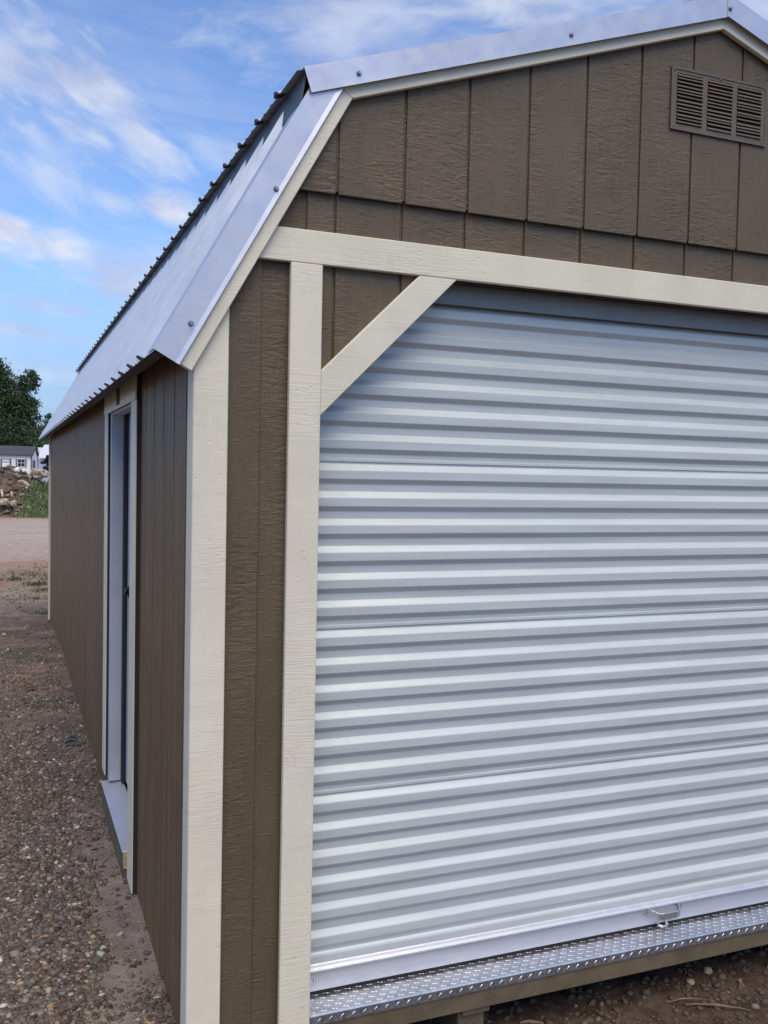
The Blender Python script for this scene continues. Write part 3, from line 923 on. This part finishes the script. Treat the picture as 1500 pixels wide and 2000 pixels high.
# lift handle
bm = bmesh.new()
hx0, hx1, hz = 1.606, 1.766, -.0455
yr = DYP-.0075
pts = [(hx0+.016, yr-.004, hz), (hx0+.022, yr-.020, hz-.003), (hx0+.036, yr-.040, hz-.008), (hx0+.052, yr-.045, hz-.009), ((hx0+hx1)/2, yr-.046, hz-.009), (hx1-.052, yr-.045, hz-.009), (hx1-.036, yr-.040, hz-.008), (hx1-.022, yr-.020, hz-.003), (hx1-.016, yr-.004, hz)]
def strap(bm, pts, hw, th):
    rings = []
    for i, p in enumerate(pts):
        p = Vector(p); t = (Vector(pts[min(i+1, len(pts)-1)])-Vector(pts[max(i-1, 0)])).normalized()
        up = Vector((0, 0, 1)); nrm = t.cross(up).normalized()
        rings.append([bm.verts.new(p+up*a*hw+nrm*b*th) for a, b in ((1, 1), (1, -1), (-1, -1), (-1, 1))])
    for i in range(len(rings)-1):
        for k in range(4): bm.faces.new((rings[i][k], rings[i][(k+1) % 4], rings[i+1][(k+1) % 4], rings[i+1][k]))
    bm.faces.new(rings[0][::-1]); bm.faces.new(rings[-1])
strap(bm, pts, .0115, .0020)
bmesh.ops.bevel(bm, geom=[e for e in bm.edges], offset=.0007, segments=1, affect='EDGES')
for cxh in (hx0+.008, hx1-.008):
    for r0, r1, y0, y1, seg in ((.0145, .0130, yr+.0005, yr-.0035, 16), (.0075, .0062, yr-.0030, yr-.0100, 6)):
        A = [bm.verts.new((cxh+r0*math.cos(2*math.pi*i/seg), y0, hz+r0*math.sin(2*math.pi*i/seg))) for i in range(seg)]
        B = [bm.verts.new((cxh+r1*math.cos(2*math.pi*i/seg), y1, hz+r1*math.sin(2*math.pi*i/seg))) for i in range(seg)]
        for i in range(seg): bm.faces.new((A[i], A[(i+1) % seg], B[(i+1) % seg], B[i]))
        bm.faces.new(B)
hd = link('lift_handle', from_bm('lift_handle', bm), ZINC); hd.parent = door
# small pull tab under the rail
bm = bmesh.new()
tube(bm, [(1.662, DYP-.004, -.090), (1.664, DYP-.024, -.098), (1.672, DYP-.030, -.101), (1.690, DYP-.030, -.101), (1.698, DYP-.024, -.098), (1.700, DYP-.004, -.090)], [.0045]*6, 8)
o = link('pull_tab', from_bm('pull_tab', bm), ZINC); o.parent = door
# hood in front of the coil
box('door_hood', DX0, DX1, .066, .072, 1.972, 2.0335, HOOD).parent = door

# ------------------------------------------------------------------ sill: tread plate over the rim board
bm = bmesh.new()
PX0, PX1 = .3690, 2*XC-.3690
PZ, PYF, PYB = -.1140, -.0170, .105
prof = [(PYB, PZ), (PYF+.005, PZ), (PYF+.0015, PZ-.0015), (PYF, PZ-.005), (PYF, PZ-.032), (PYF+.003, PZ-.032), (PYF+.003, PZ-.007), (PYF+.006, PZ-.003), (PYB, PZ-.003)]
A = [bm.verts.new((PX0, a, b)) for a, b in prof]; B = [bm.verts.new((PX1, a, b)) for a, b in prof]
n = len(prof)
for i in range(n): bm.faces.new((A[i], B[i], B[(i+1) % n], A[(i+1) % n]))
bm.faces.new(A[::-1]); bm.faces.new(B)
def lug(c, ax, up, L=.0122, w=.0022, h=.0007):
    c, ax, up = Vector(c), Vector(ax).normalized(), Vector(up)
    sd = up.cross(ax)
    ends = [c-ax*L, c+ax*L]; sides = [c+sd*w, c-sd*w]
    q = [bm.verts.new(p-up*.0004) for p in (ends[0], sides[0], ends[1], sides[1])]
    t0, t1 = bm.verts.new(c-ax*L*.45+up*h), bm.verts.new(c+ax*L*.45+up*h)
    bm.faces.new((q[0], q[1], t0)); bm.faces.new((q[1], q[2], t1)); bm.faces.new((q[1], t1, t0))
    bm.faces.new((q[2], q[3], t1)); bm.faces.new((q[3], q[0], t0)); bm.faces.new((q[3], t0, t1))
SPC = .0176
i = 0
xx = PX0+.010
while xx < PX1-.01:
    for j in range(5):
        yy = PYF+.013+j*.0215
        lug((xx, yy, PZ), (.82, .57, 0) if (i+j) % 2 else (.82, -.57, 0) if False else ((.5, .866, 0) if (i+j) % 2 else (.966, -.259, 0)), (0, 0, 1))
    if i % 2: lug((xx, PYF, PZ-.0175), (.72, 0, .69), (0, -1, 0), .0095, .0023, .0013)
    else: lug((xx, PYF, PZ-.0255), (.72, 0, -.69), (0, -1, 0), .0050, .0018, .0007)
    xx += SPC; i += 1
link('tread_plate', from_bm('tread_plate', bm), PLATE, shed)
box('rim_board', .3692, 2*XC-.3692, -.0125, .026, -.2050, PZ-.0335, RIM, shed, .002)
box('rim_board', XL+.03, .3688, .0310, .06, -.2050, -.13, RIM, shed)
# runners under the floor
for i, xx in enumerate((.862, .30, 1.72, 2.494, 3.06)):
    o = box('skid', xx, xx+.092, (.010 if i == 0 else .45), YB-.05, -.335, -.2055, RIM, shed, .004)
# notch block at the end of the runner in view
box('skid_block', .870, .964, -.004, .0096, -.2235, -.2056, RIM, shed)

# ------------------------------------------------------------------ side door
sd = bpy.data.objects.new('side_door', None); col.objects.link(sd); attach(sd, shed)
def sbox(name, x0, x1, y0, y1, z0, z1, mat, bev=0.0):
    o = box(name, x0, x1, y0, y1, z0, z1, mat, None, bev); o.parent = sd; return o
TX0, TX1 = -.005, .0075
# casing: cream face boards over dark painted edges
for (a, b, zb_) in ((1.026, 1.178, -.150), (2.070, 2.200, -.02)):
    sbox('door_casing', TX0, TX0+.0045, a, b, zb_, 1.7085, TRIM, .001)
    sbox('casing_backer', TX0+.0046, XL-.0003, a+.0012, b-.0012, zb_+.002, 1.7080, DARKEDGE)
sbox('door_casing', TX0-.003, TX0+.0045, 1.040, 2.212, 1.709, 1.885, TRIM, .001)
sbox('casing_backer', TX0+.0046, XL-.0003, 1.041, 2.211, 1.711, 1.884, DARKEDGE)
sbox('dark_plate', TX0-.0048, TX0-.0031, 1.545, 1.655, 1.722, 1.802, DARKEDGE)  # dark rectangle on the face of the header casing
# jambs, head and slab
sbox('door_jamb', .0085, .062, 2.005, 2.060, -.03, 1.742, SHADED_WHITE, .001)
sbox('door_jamb', .0085, .062, 1.187, 1.240, -.03, 1.742, SHADED_WHITE, .001)
sbox('door_jamb', .0086, .0619, 1.2405, 2.0045, 1.702, 1.741, SHADED_WHITE, .001)
sbox('weather_seal', .0622, .0800, 1.955, 2.058, -.03, 1.741, SEAL)
sbox('weather_seal', .0622, .0745, 1.189, 1.25, -.03, 1.741, SEAL)
sbox('door_slab', .0803, .1150, 1.190, 2.057, -.02, 1.735, SHADED_WHITE, .002)
bm = bmesh.new()
tube(bm, [(.0806, 1.885, .885), (.076, 1.885, .885), (.073, 1.885, .885)], [.028, .028, .011], 14)
tube(bm, [(.073, 1.885, .885), (.069, 1.885, .885), (.062, 1.885, .885), (.058, 1.885, .885)], [.010, .018, .020, .014], 14)
o = link('door_knob', from_bm('door_knob', bm), simple('dark_bronze', (.05, .045, .04), .3, .8), smooth=True); o.parent = sd
# threshold: pale metal sill over a boarded nose
zs_ = -.045
bm = prism_bm([(-.022, zs_), (.075, zs_+.010), (.075, zs_-.006), (-.022, zs_-.006)], 'y', 1.1795, 2.066, .0012)
bm2 = bm
o = link('door_sill', from_bm('door_sill', bm2), metal('sill_metal', (.48, .49, .54), .35, .3)); o.parent = sd
sbox('sill_nose', -.0195, .014, 1.1805, 2.064, -.155, zs_-.0065, RIM, .001)
sbox('sill_nose_end', -.0190, -.0052, 1.1700, 1.1803, -.110, zs_-.004, RAW)

# ------------------------------------------------------------------ litter near the barn
def blob(name, loc, sc, mat, seed, label, cat, group=None, sub=2, rough=.3, rot=0.0):
    r = random.Random(seed)
    bm = bmesh.new(); bmesh.ops.create_icosphere(bm, subdivisions=sub, radius=1)
    off = Vector((seed*3.1, seed*1.7, 0))
    for v in bm.verts:
        k = 1+rough*mn.noise(v.co*1.4+off)+rough*.5*mn.noise(v.co*3.3+off)
        v.co = v.co*k
    bmesh.ops.scale(bm, vec=sc, verts=bm.verts)
    bmesh.ops.rotate(bm, cent=(0, 0, 0), matrix=Matrix.Rotation(rot, 3, 'Z'), verts=bm.verts)
    o = link(name, from_bm(name, bm), mat); o.location = loc
    tag(o, label, cat, group); return o
def on_ground(x, y, dz=0): return (x, y, float(ground_z(np.array([x]), np.array([y]))[0])+dz)
def curled_leaf(name, x, y, L, w, rot, mat, label):
    bm = bmesh.new(); n = 9; rows = []
    for i in range(n):
        t = i/(n-1); ww = w*math.sin(math.pi*min(max(t, .04), .97))**.8
        zc = .010+.020*math.sin(t*3.0)
        row = [bm.verts.new(((t-.5)*L, s*ww, zc+.018*abs(s)**1.5*(1+.5*math.sin(5*t)))) for s in (-1, -.5, 0, .5, 1)]
        rows.append(row)
    for i in range(n-1):
        for k in range(4): bm.faces.new((rows[i][k], rows[i+1][k], rows[i+1][k+1], rows[i][k+1]))
    r = bmesh.ops.solidify(bm, geom=bm.faces[:], thickness=.0015)
    bmesh.ops.rotate(bm, cent=(0, 0, 0), matrix=Matrix.Rotation(rot, 3, 'Z'), verts=bm.verts)
    o = link(name, from_bm(name, bm), mat, smooth=True); o.location = on_ground(x, y, .002)
    tag(o, label, 'leaf'); return o
curled_leaf('dry_leaf', -.279, 4.55, .105, .028, .2, TANP, 'curled tan dry leaf lying on the gravel beside the barn side wall')
curled_leaf('grey_leaf', -.088, 3.05, .10, .022, -.3, GREYP, 'dark blue grey leaf lying close to the barn side wall')
def splinter(x, y, L, ang, w, label, seed, bend=.03):
    r = random.Random(seed); bm = bmesh.new(); n = 7; pts = []; rad = []
    for i in range(n):
        t = i/(n-1)
        pts.append(((t-.5)*L, bend*L*math.sin(t*2.7)+r.uniform(-.003, .003), .006+.006*math.sin(3*t))); rad.append(w*(1-.7*abs(t-.45)*1.6)*r.uniform(.8, 1.15))
    tube(bm, pts, rad, 5)
    bmesh.ops.rotate(bm, cent=(0, 0, 0), matrix=Matrix.Rotation(ang, 3, 'Z'), verts=bm.verts)
    o = link('wood_splinter', from_bm('wood_splinter', bm), SPLINT); o.location = on_ground(x, y, .001)
    tag(o, label, 'wood splinter', 'wood splinters in front of the door'); return o
splinter(1.775, -.115, .21, -.55, .0060, 'longest pale wood splinter lying in the dirt below the door', 1)
splinter(1.70, -.055, .15, -.30, .0032, 'thin pale wood strip just behind the longest splinter', 2, .05)
splinter(1.135, .02, .075, -.5, .009, 'short pale chip of wood lying next to the skid end', 3)
splinter(1.96, -.02, .05, .7, .008, 'stubby light chip of wood near the right edge of the dirt', 4)
blob('stone', on_ground(1.362, -.085, .006), (.017, .014, .012), simple('grey_stone', (.22, .22, .24), .8), 5, 'small blue grey stone on the dirt below the lift handle', 'stone')
blob('stone', on_ground(1.905, .085, .006), (.020, .016, .013), simple('tan_stone', (.34, .25, .17), .8), 6, 'tan stone half under the right part of the sill', 'stone')
blob('stone', on_ground(1.80, .05, .006), (.016, .015, .012), MATS['tan_stone'], 8, 'small tan stone in the shade left of the larger tan stone', 'stone')

# ------------------------------------------------------------------ grass and weeds
def blades(name, pts, hmin, hmax, w, cols, seed, lean=.5, quad=True):
    r = np.random.default_rng(seed); n = len(pts)
    h = r.uniform(hmin, hmax, n); a = r.uniform(0, 2*np.pi, n); ln = r.normal(0, lean, (n, 2))*h[:, None]*.6
    dx, dy = np.cos(a)*w, np.sin(a)*w
    p = pts
    v = np.zeros((n, 5, 3))
    v[:, 0] = p+np.stack([dx, dy, 0*dx], 1); v[:, 1] = p-np.stack([dx, dy, 0*dx], 1)
    mid = p+np.stack([ln[:, 0]*.4, ln[:, 1]*.4, h*.6], 1)
    v[:, 2] = mid-np.stack([dx, dy, 0*dx], 1)*.8; v[:, 3] = mid+np.stack([dx, dy, 0*dx], 1)*.8
    v[:, 4] = p+np.stack([ln[:, 0], ln[:, 1], h], 1)
    b = np.array([(0, 1, 2), (0, 2, 3), (3, 2, 4)])
    Fs = (b[None]+(np.arange(n)*5)[:, None, None]).reshape(-1, 3)
    me = bpy.data.meshes.new(name)
    me.vertices.add(n*5); me.vertices.foreach_set('co', v.ravel())
    me.loops.add(len(Fs)*3); me.loops.foreach_set('vertex_index', Fs.ravel())
    me.polygons.add(len(Fs)); me.polygons.foreach_set('loop_start', np.arange(0, len(Fs)*3, 3)); me.update(calc_edges=True)
    at = me.color_attributes.new('tone', 'FLOAT_COLOR', 'POINT')
    c = np.ones((n, 5, 4)); cc = np.array(cols)[r.integers(0, len(cols), n)]*r.uniform(.7, 1.3, (n, 1)); c[..., :3] = cc[:, None, :]
    at.data.foreach_set('color', c.ravel())
    return me
r = np.random.default_rng(5)
# sparse sprouts on the dirt behind the barn
cl_ = []
for (cx_, cy_, rad, n) in ((-.02, 11.9, .22, 260), (.12, 11.2, .2, 200), (-.35, 12.6, .18, 120), (-.1, 13.2, .5, 160), (.25, 12.6, .4, 160), (-.2, 10.4, .5, 90), (-1.5, 12, .8, 200), (1.6, 12.3, .9, 300), (-.05, 8.95, .12, 40), (.35, 14.2, .6, 160)):
    a = r.normal(0, rad*.5, (n, 2)); cl_.append(np.stack([cx_+a[:, 0], cy_+a[:, 1], np.zeros(n)], 1))
gp = np.concatenate(cl_); gp[:, 2] = ground_z(gp[:, 0], gp[:, 1])-.005
kind(link('grass_sprouts', blades('grass_sprouts', gp, .015, .055, .007, [(.06, .085, .035), (.10, .12, .05), (.16, .15, .08)], 31, .8), LEAF), 'stuff')

# debris mound and weedy bank across the road
def mound_h(x, y):
    hx = sstep(.95, -.2, x)*.42+.72
    prof = sstep(30.9, 33.6, y)*sstep(39, 35.5, y)
    n = mn.fractal(Vector((x*1.3, y*1.3, 2.0)), 1.0, 2.0, 5)
    n2 = mn.fractal(Vector((x*4.3, y*4.3, 7.0)), 1.0, 2.0, 4)
    return -.42+prof*(1.52*hx+.20*n+.13*n2)+(1-prof)*0
mxs_, mys_ = np.arange(-9, 5.01, .11), np.arange(30.4, 39.6, .11)
mv = [(a, b, mound_h(a, b)) for b in mys_ for a in mxs_]
nxm = len(mxs_)
mf = [(j*nxm+i, j*nxm+i+1, (j+1)*nxm+i+1, (j+1)*nxm+i) for j in range(len(mys_)-1) for i in range(nxm-1)]
mo = link('dirt_mound', mesh('dirt_mound', mv, mf), MOUND); kind(mo, 'structure')
n = 2200
x_ = r.uniform(-6, 1.2, n); y_ = r.uniform(31.3, 35.0, n)
pz = np.array([mound_h(a, b) for a, b in zip(x_, y_)])
sz = .025+.11*r.uniform(0, 1, n)**3
RP = np.array([(.30, .21, .14), (.20, .14, .10), (.12, .085, .06), (.09, .065, .05), (.45, .36, .27), (.15, .10, .075)])
rc_ = RP[r.choice(6, n, p=[.14, .2, .24, .22, .06, .14])]*r.uniform(.8, 1.2, (n, 1))
kind(link('rubble', tri_cloud('rubble', np.stack([x_, y_, pz+sz*.2], 1), sz, rc_, ICO_V, ICO_F, STONE, .55, 41), STONE), 'stuff')
def place(px, py, Y):
    """a point of the scene at depth Y along the camera's view, from photo pixels"""
    v = fwd+r2*((px-750)/1821.06)-u2*((py-1000)/1821.06)
    t = (Y-CP.y)/v.y
    return CP+v*t
def log(name, a, b, r0, r1, label, bend=.1, mat=ROT, cat='log'):
    bm = bmesh.new(); a, b = Vector(a), Vector(b); n = 7; pts, rad = [], []
    c = (a+b)/2
    for i in range(n):
        t = i/(n-1); p = a.lerp(b, t)-c; p.z += bend*math.sin(t*math.pi); pts.append(p); rad.append((r0+(r1-r0)*t)*(.85+.3*random.random()))
    tube(bm, pts, rad, 7)
    o = link(name, from_bm(name, bm), mat); o.location = c
    tag(o, label, cat, 'bleached wood on the debris mound'); return o
blob('root_stump', place(76, 926, 33.2), (.30, .28, .17), ROT, 11, 'big pale uprooted stump on top of the mound below the white building', 'stump', 'bleached wood on the debris mound', 3, .55)
blob('root_stump', place(8, 981, 31.7), (.17, .2, .12), ROT, 12, 'pale broken stump at the foot of the dirt mound', 'stump', 'bleached wood on the debris mound', 3, .6)
blob('root_stump', place(26, 983, 31.6), (.10, .15, .10), ROT, 13, 'smaller pale stump just right of the one at the mound foot', 'stump', 'bleached wood on the debris mound', 3, .6)
log('log', place(36, 941, 32.4), place(57, 950, 32.2), .05, .07, 'pale bent log lying across the middle of the dirt mound', .08)
log('log', place(3, 957, 32.1), place(5, 970, 31.8), .045, .035, 'upright pale log half sunk in the mound at the photo edge', .0)
log('log', place(22, 961, 32.0), place(24, 970, 31.8), .035, .03, 'short pale stick standing in the middle of the dirt mound', .0)
log('log', place(61, 923, 33.0), place(68, 918, 33.0), .05, .07, 'short orange brown limb beside the big stump', .05)
blob('plaster_chunk', place(33, 918, 33.0), (.10, .1, .09), SHEDW, 15, 'white chunk of rubble on the crest of the dirt mound', 'rubble chunk', None, 2, .4)
log('log', place(29, 927, 32.8), place(35, 925, 32.8), .03, .03, 'small pale stick below the white chunk on the mound', .0)
# weeds on the bank
nb = 15000
x_ = r.uniform(-.6, 4.6, nb); y_ = r.uniform(30.9, 35, nb)
edge = -.12+(y_-31)*.30+.14*np.sin(y_*2.1)+.12*r.normal(0, 1, nb)
kp = x_ > edge
x_, y_ = x_[kp], y_[kp]
pz = np.array([mound_h(a, b) for a, b in zip(x_, y_)])
wd = blades('weeds', np.stack([x_, y_, pz-.02], 1), .08, .30, .024, [(.19, .25, .10), (.25, .31, .13), (.15, .21, .085), (.30, .34, .17)], 33, .7)
kind(link('weeds', wd, LEAF), 'stuff')

# ------------------------------------------------------------------ background buildings
WA = R(8)
ca_, sa_ = math.cos(WA), math.sin(WA)
C0 = Vector((.80, 50.0))                         # nearest corner of the white shed
def wshed():
    t = root('white_shed', (C0.x-2.5, C0.y+1.4, -.3), 'white garden shed with dark shingle roof and slate framed window behind the mound', 'shed')
    L, Wd, zt_, zr, zb_ = 6.2, 2.45, 2.05, 2.52, -.3
    def T(u, w, z): return (C0.x-u*ca_+w*sa_, C0.y+u*sa_+w*ca_, z)      # u along the long wall to the left, w back
    def slab(name, u0, u1, w0, w1, z0, z1, mat):
        vs = [T(u, w, z) for u in (u0, u1) for w in (w0, w1) for z in (z0, z1)]
        fs = [(0, 1, 3, 2), (4, 6, 7, 5), (0, 4, 5, 1), (2, 3, 7, 6), (0, 2, 6, 4), (1, 5, 7, 3)]
        bm = bmesh.new(); vv = [bm.verts.new(v) for v in vs]
        for f in fs: bm.faces.new([vv[i] for i in f])
        return from_bm(name, bm), mat
    def part(name, *a, parent=t):
        me, mat = slab(name, *a)
        o = link(name, me, mat)
        if parent is t: attach(o, t)
        else: o.parent = parent; o.matrix_parent_inverse = Matrix.Identity(4)
        return o
    part('wall', 0, L, 0, .06, zb_, zt_, SHEDW)
    part('wall', 0, L, Wd-.06, Wd, zb_, zt_, SHEDW)
    # gable ends
    for u0, u1 in ((0, .06), (L-.06, L)):
        bm = bmesh.new(); pts = [(.0605, zb_), (Wd-.0605, zb_), (Wd-.0605, zt_), (Wd/2, zr-.03), (.0605, zt_)]
        A = [bm.verts.new(T(u0, w, z)) for w, z in pts]; B = [bm.verts.new(T(u1, w, z)) for w, z in pts]
        bm.faces.new(A); bm.faces.new(B[::-1])
        for i in range(5): bm.faces.new((A[i], B[i], B[(i+1) % 5], A[(i+1) % 5]))
        o = link('gable_wall', from_bm('gable_wall', bm), SHEDW); attach(o, t)
    for sgn in (0, 1):
        bm = bmesh.new()
        w0, w1 = (-.12, Wd/2) if sgn == 0 else (Wd+.12, Wd/2)
        pts = [(w0, zt_-.02), (w1, zr), (w1, zr+.05), (w0, zt_+.04)]
        A = [bm.verts.new(T(-.08, w, z)) for w, z in pts]; B = [bm.verts.new(T(L+.08, w, z)) for w, z in pts]
        bm.faces.new(A); bm.faces.new(B[::-1])
        for i in range(4): bm.faces.new((A[i], B[i], B[(i+1) % 4], A[(i+1) % 4]))
        o = link('roof', from_bm('roof', bm), SHINGLE); attach(o, t)
    part('corner_trim', -.012, .05, -.012, -.001, zb_, zt_-.02, SHEDT)
    # window: frame, four panes, two narrow shutters
    wu = .795-.276
    fr = part('window', wu-.20, wu+.20, -.030, -.0005, 1.44, 1.88, SHEDW)
    for i in (0, 1):
        for j in (0, 1):
            u0 = wu-.175+i*.18; z0 = 1.475+j*.20
            part('pane', u0, u0+.165, -.034, -.0302, z0, z0+.175, GLASS, parent=fr)
    for s in (-1, 1):
        part('shutter', wu+s*.235-.03, wu+s*.235+.03, -.028, -.0006, 1.44, 1.88, SHEDT)
    # door with a row of small lights
    du = .795+.47
    dr = part('door', du-.26, du+.26, -.030, -.0005, zb_+.12, 1.86, SHEDT)
    part('panel', du-.185, du+.185, -.036, -.0302, zb_+.2, 1.66, SHEDW, parent=dr)
    for k in range(5):
        u0 = du-.175+k*.073
        part('pane', u0, u0+.058, -.036, -.0302, 1.70, 1.82, SHEDW, parent=dr)
    dr2 = part('door', du+.30, du+.82, -.030, -.0005, zb_+.12, 1.86, SHEDT)
    part('panel', du+.37, du+.75, -.036, -.0302, zb_+.2, 1.66, SHEDW, parent=dr2)
    # brown entrance in the gable end
    part('gable_door', -.03, -.0008, .55, 1.35, zb_+.1, 1.80, simple('brown_door', (.11, .065, .05), .6))
    part('gable_trim', -.028, -.0007, .44, .53, zb_+.1, 1.86, SHEDT)
wshed()
def gable_house(name, label, corner, ang, L, Wd, zt_, zr, wall, roofm, cat='shed', windows=()):
    t = root(name, (corner[0], corner[1], -.3), label, cat)
    c_, s_ = math.cos(ang), math.sin(ang)
    def T(u, w, z): return (corner[0]+u*c_-w*s_, corner[1]+u*s_+w*c_, z)
    def ext(nm, pts, u0, u1, mat):
        bm = bmesh.new(); n = len(pts)
        A = [bm.verts.new(T(u0, w, z)) for w, z in pts]; B = [bm.verts.new(T(u1, w, z)) for w, z in pts]
        bm.faces.new(A); bm.faces.new(B[::-1])
        for i in range(n): bm.faces.new((A[i], B[i], B[(i+1) % n], A[(i+1) % n]))
        o = link(nm, from_bm(nm, bm), mat); attach(o, t); return o
    ext('wall', [(0, -.3), (Wd, -.3), (Wd, zt_), (Wd/2, zr), (0, zt_)], 0, L, wall)
    for s in (0, 1):
        w0 = -.15 if s == 0 else Wd+.15
        ext('roof', [(w0, zt_-.03), (Wd/2, zr+.01), (Wd/2, zr+.07), (w0, zt_+.04)], -.1, L+.1, roofm)
    return t, ext
ROOFW = simple('white_roof_metal', (.74, .75, .76), .45, .2)
t_, ext_ = gable_house('shaded_shed', 'shed with shade painted in as pale blue and a white ridge standing right behind the white shed', (1.42, 56.0), R(-14), 5.0, 3.0, 2.0, 2.75, SHEDB, ROOFW)
t_, ext_ = gable_house('white_building', 'long white metal building in front of the trees right of the blue-tinted shed', (1.75, 62.0), R(2), 16.0, 6.0, 1.75, 2.72, SHEDW, ROOFW, 'building')

# ------------------------------------------------------------------ trees
def leaves(name, lobes, n, size, cols, seed, hollow=.35):
    r = np.random.default_rng(seed)
    vol = np.array([l[3]*l[4]*l[5] for l in lobes])**.8; vol = vol/vol.sum()
    P, Nn = [], []
    for l, f in zip(lobes, vol):
        # twig clusters inside each lobe, leaves round each cluster
        m = max(int(n*f), 20); nc = max(m//26, 4)
        u = r.normal(0, 1, (nc, 3)); u /= np.linalg.norm(u, axis=1)[:, None]
        rad = (hollow+(1-hollow)*r.uniform(0, 1, (nc, 1))**.5)*(1+.22*r.normal(0, 1, (nc, 1)))
        cen = np.array(l[:3])+u*rad*np.array(l[3:6])
        w = r.integers(0, nc, m)
        cs = .16*np.array(l[3:6]).mean()
        P.append(cen[w]+r.normal(0, cs, (m, 3))*np.array([1, 1, .8]))
        Nn.append(u[w])
    P = np.concatenate(P); n = len(P)
    a = r.normal(0, 1, (n, 3)); a /= np.linalg.norm(a, axis=1)[:, None]
    b = np.cross(a, r.normal(0, 1, (n, 3))); b /= np.linalg.norm(b, axis=1)[:, None]
    s = size*r.uniform(.55, 1.25, (n, 1))
    v = np.stack([P-a*s, P+b*s*.5, P+a*s, P-b*s*.5], 1)
    me = bpy.data.meshes.new(name)
    me.vertices.add(n*4); me.vertices.foreach_set('co', v.ravel())
    F4 = np.arange(n*4); me.loops.add(n*4); me.loops.foreach_set('vertex_index', F4)
    me.polygons.add(n); me.polygons.foreach_set('loop_start', np.arange(0, n*4, 4)); me.update(calc_edges=True)
    at = me.color_attributes.new('tone', 'FLOAT_COLOR', 'POINT')
    c = np.ones((n, 4, 4)); c[..., :3] = (np.array(cols)[r.integers(0, len(cols), n)]*r.uniform(.7, 1.3, (n, 1)))[:, None, :]
    at.data.foreach_set('color', c.ravel())
    return me
def tree(name, label, base, h, lobes, n, size, cols, seed, trunk=.2, group='trees behind the lot'):
    t = root(name, base, label, 'tree', group)
    bm = bmesh.new(); b = Vector(base)
    top = b+Vector((0, 0, h*.75))
    tube(bm, [b, b.lerp(top, .35)+Vector((.1, 0, 0)), b.lerp(top, .7)-Vector((.1, 0, 0)), top], [trunk, trunk*.75, trunk*.5, trunk*.15], 9)
    o = link('trunk', from_bm('trunk', bm), BARK); attach(o, t)
    for l in lobes:
        bm = bmesh.new(); s0 = b.lerp(top, random.uniform(.35, .7)); e = Vector(l[:3])
        e2 = e+Vector((0, 0, l[5]*.6))
        tube(bm, [s0, s0.lerp(e, .5)+Vector((0, 0, -.15)), e, e2], [trunk*.4, trunk*.28, trunk*.16, trunk*.04], 6)
        o = link('limb', from_bm('limb', bm), BARK); attach(o, t)
    o = link('crown', leaves('crown', lobes, n, size, cols, seed), LEAF); attach(o, t)
    return t
def lobe(px, py, Y, rx, rz, ry=None):
    p = place(px, py, Y); k = (Y-CP.y)*.000515
    return (p.x, p.y, p.z, rx*k, (ry or rx)*k, rz*k)
DG = [(.048, .080, .034), (.068, .110, .046), (.040, .068, .030), (.11, .155, .065)]  # last tone stands for sunlit leaves, mixed in at random
LG = [(.070, .105, .040), (.085, .13, .05), (.055, .09, .035), (.10, .14, .06)]
TY = 68.0
lb = [lobe(-10, 745, TY, 36, 34), lobe(14, 792, TY, 42, 32), lobe(52, 748, TY-.6, 19, 24), lobe(66, 738, TY, 10, 13), lobe(46, 800, TY-.4, 28, 22), lobe(-45, 800, TY, 50, 46),
      lobe(15, 845, TY-.5, 52, 34), lobe(58, 838, TY-.3, 20, 28), lobe(-60, 860, TY, 55, 45), lobe(-14, 708, TY, 16, 18), lobe(36, 868, TY-.8, 48, 22)]
tree('broadleaf_tree', 'tall dark green broadleaf tree rising behind the white shed', tuple(place(2, 916, TY).xy)+(-.3,), 8.2, lb, 60000, .105, DG, 51, .24)
lb = [lobe(92, 838, 80, 16, 22), lobe(84, 862, 80, 20, 20), lobe(104, 860, 79, 18, 24), lobe(96, 815, 80, 7, 12), lobe(108, 826, 80, 9, 16), lobe(118, 850, 80, 20, 26)]
tree('light_green_tree', 'smaller light green tree right of the tall dark tree', tuple(place(94, 908, 80).xy)+(-.3,), 3.6, lb, 9000, .085, LG, 52, .10)
lb = [lobe(94, 901, 47, 12, 7), lobe(98, 893, 47, 9, 4), lobe(99, 912, 47, 12, 8)]
tree('conifer', 'low dark conifer standing in front of the long white building', tuple(place(98, 915, 47).xy)+(-.3,), 1.9, lb, 1400, .06, [(.018, .032, .020), (.022, .04, .024)], 53, .05)
# woods closing the lot behind everything
r = np.random.default_rng(77)
lob = []
for i in range(70):
    a = -58+i*1.75
    if -12 < a < 7: hh = r.uniform(1.6, 2.6)
    else: hh = r.uniform(2.6, 5.0)
    yv = 92+r.uniform(-4, 4)
    lob.append((a, yv, hh*.5-.2, 2.2, 2.0, hh*.75))
kind(link('woods', leaves('woods', lob, 42000, .22, DG+LG[:2], 54, .1), LEAF), 'stuff')
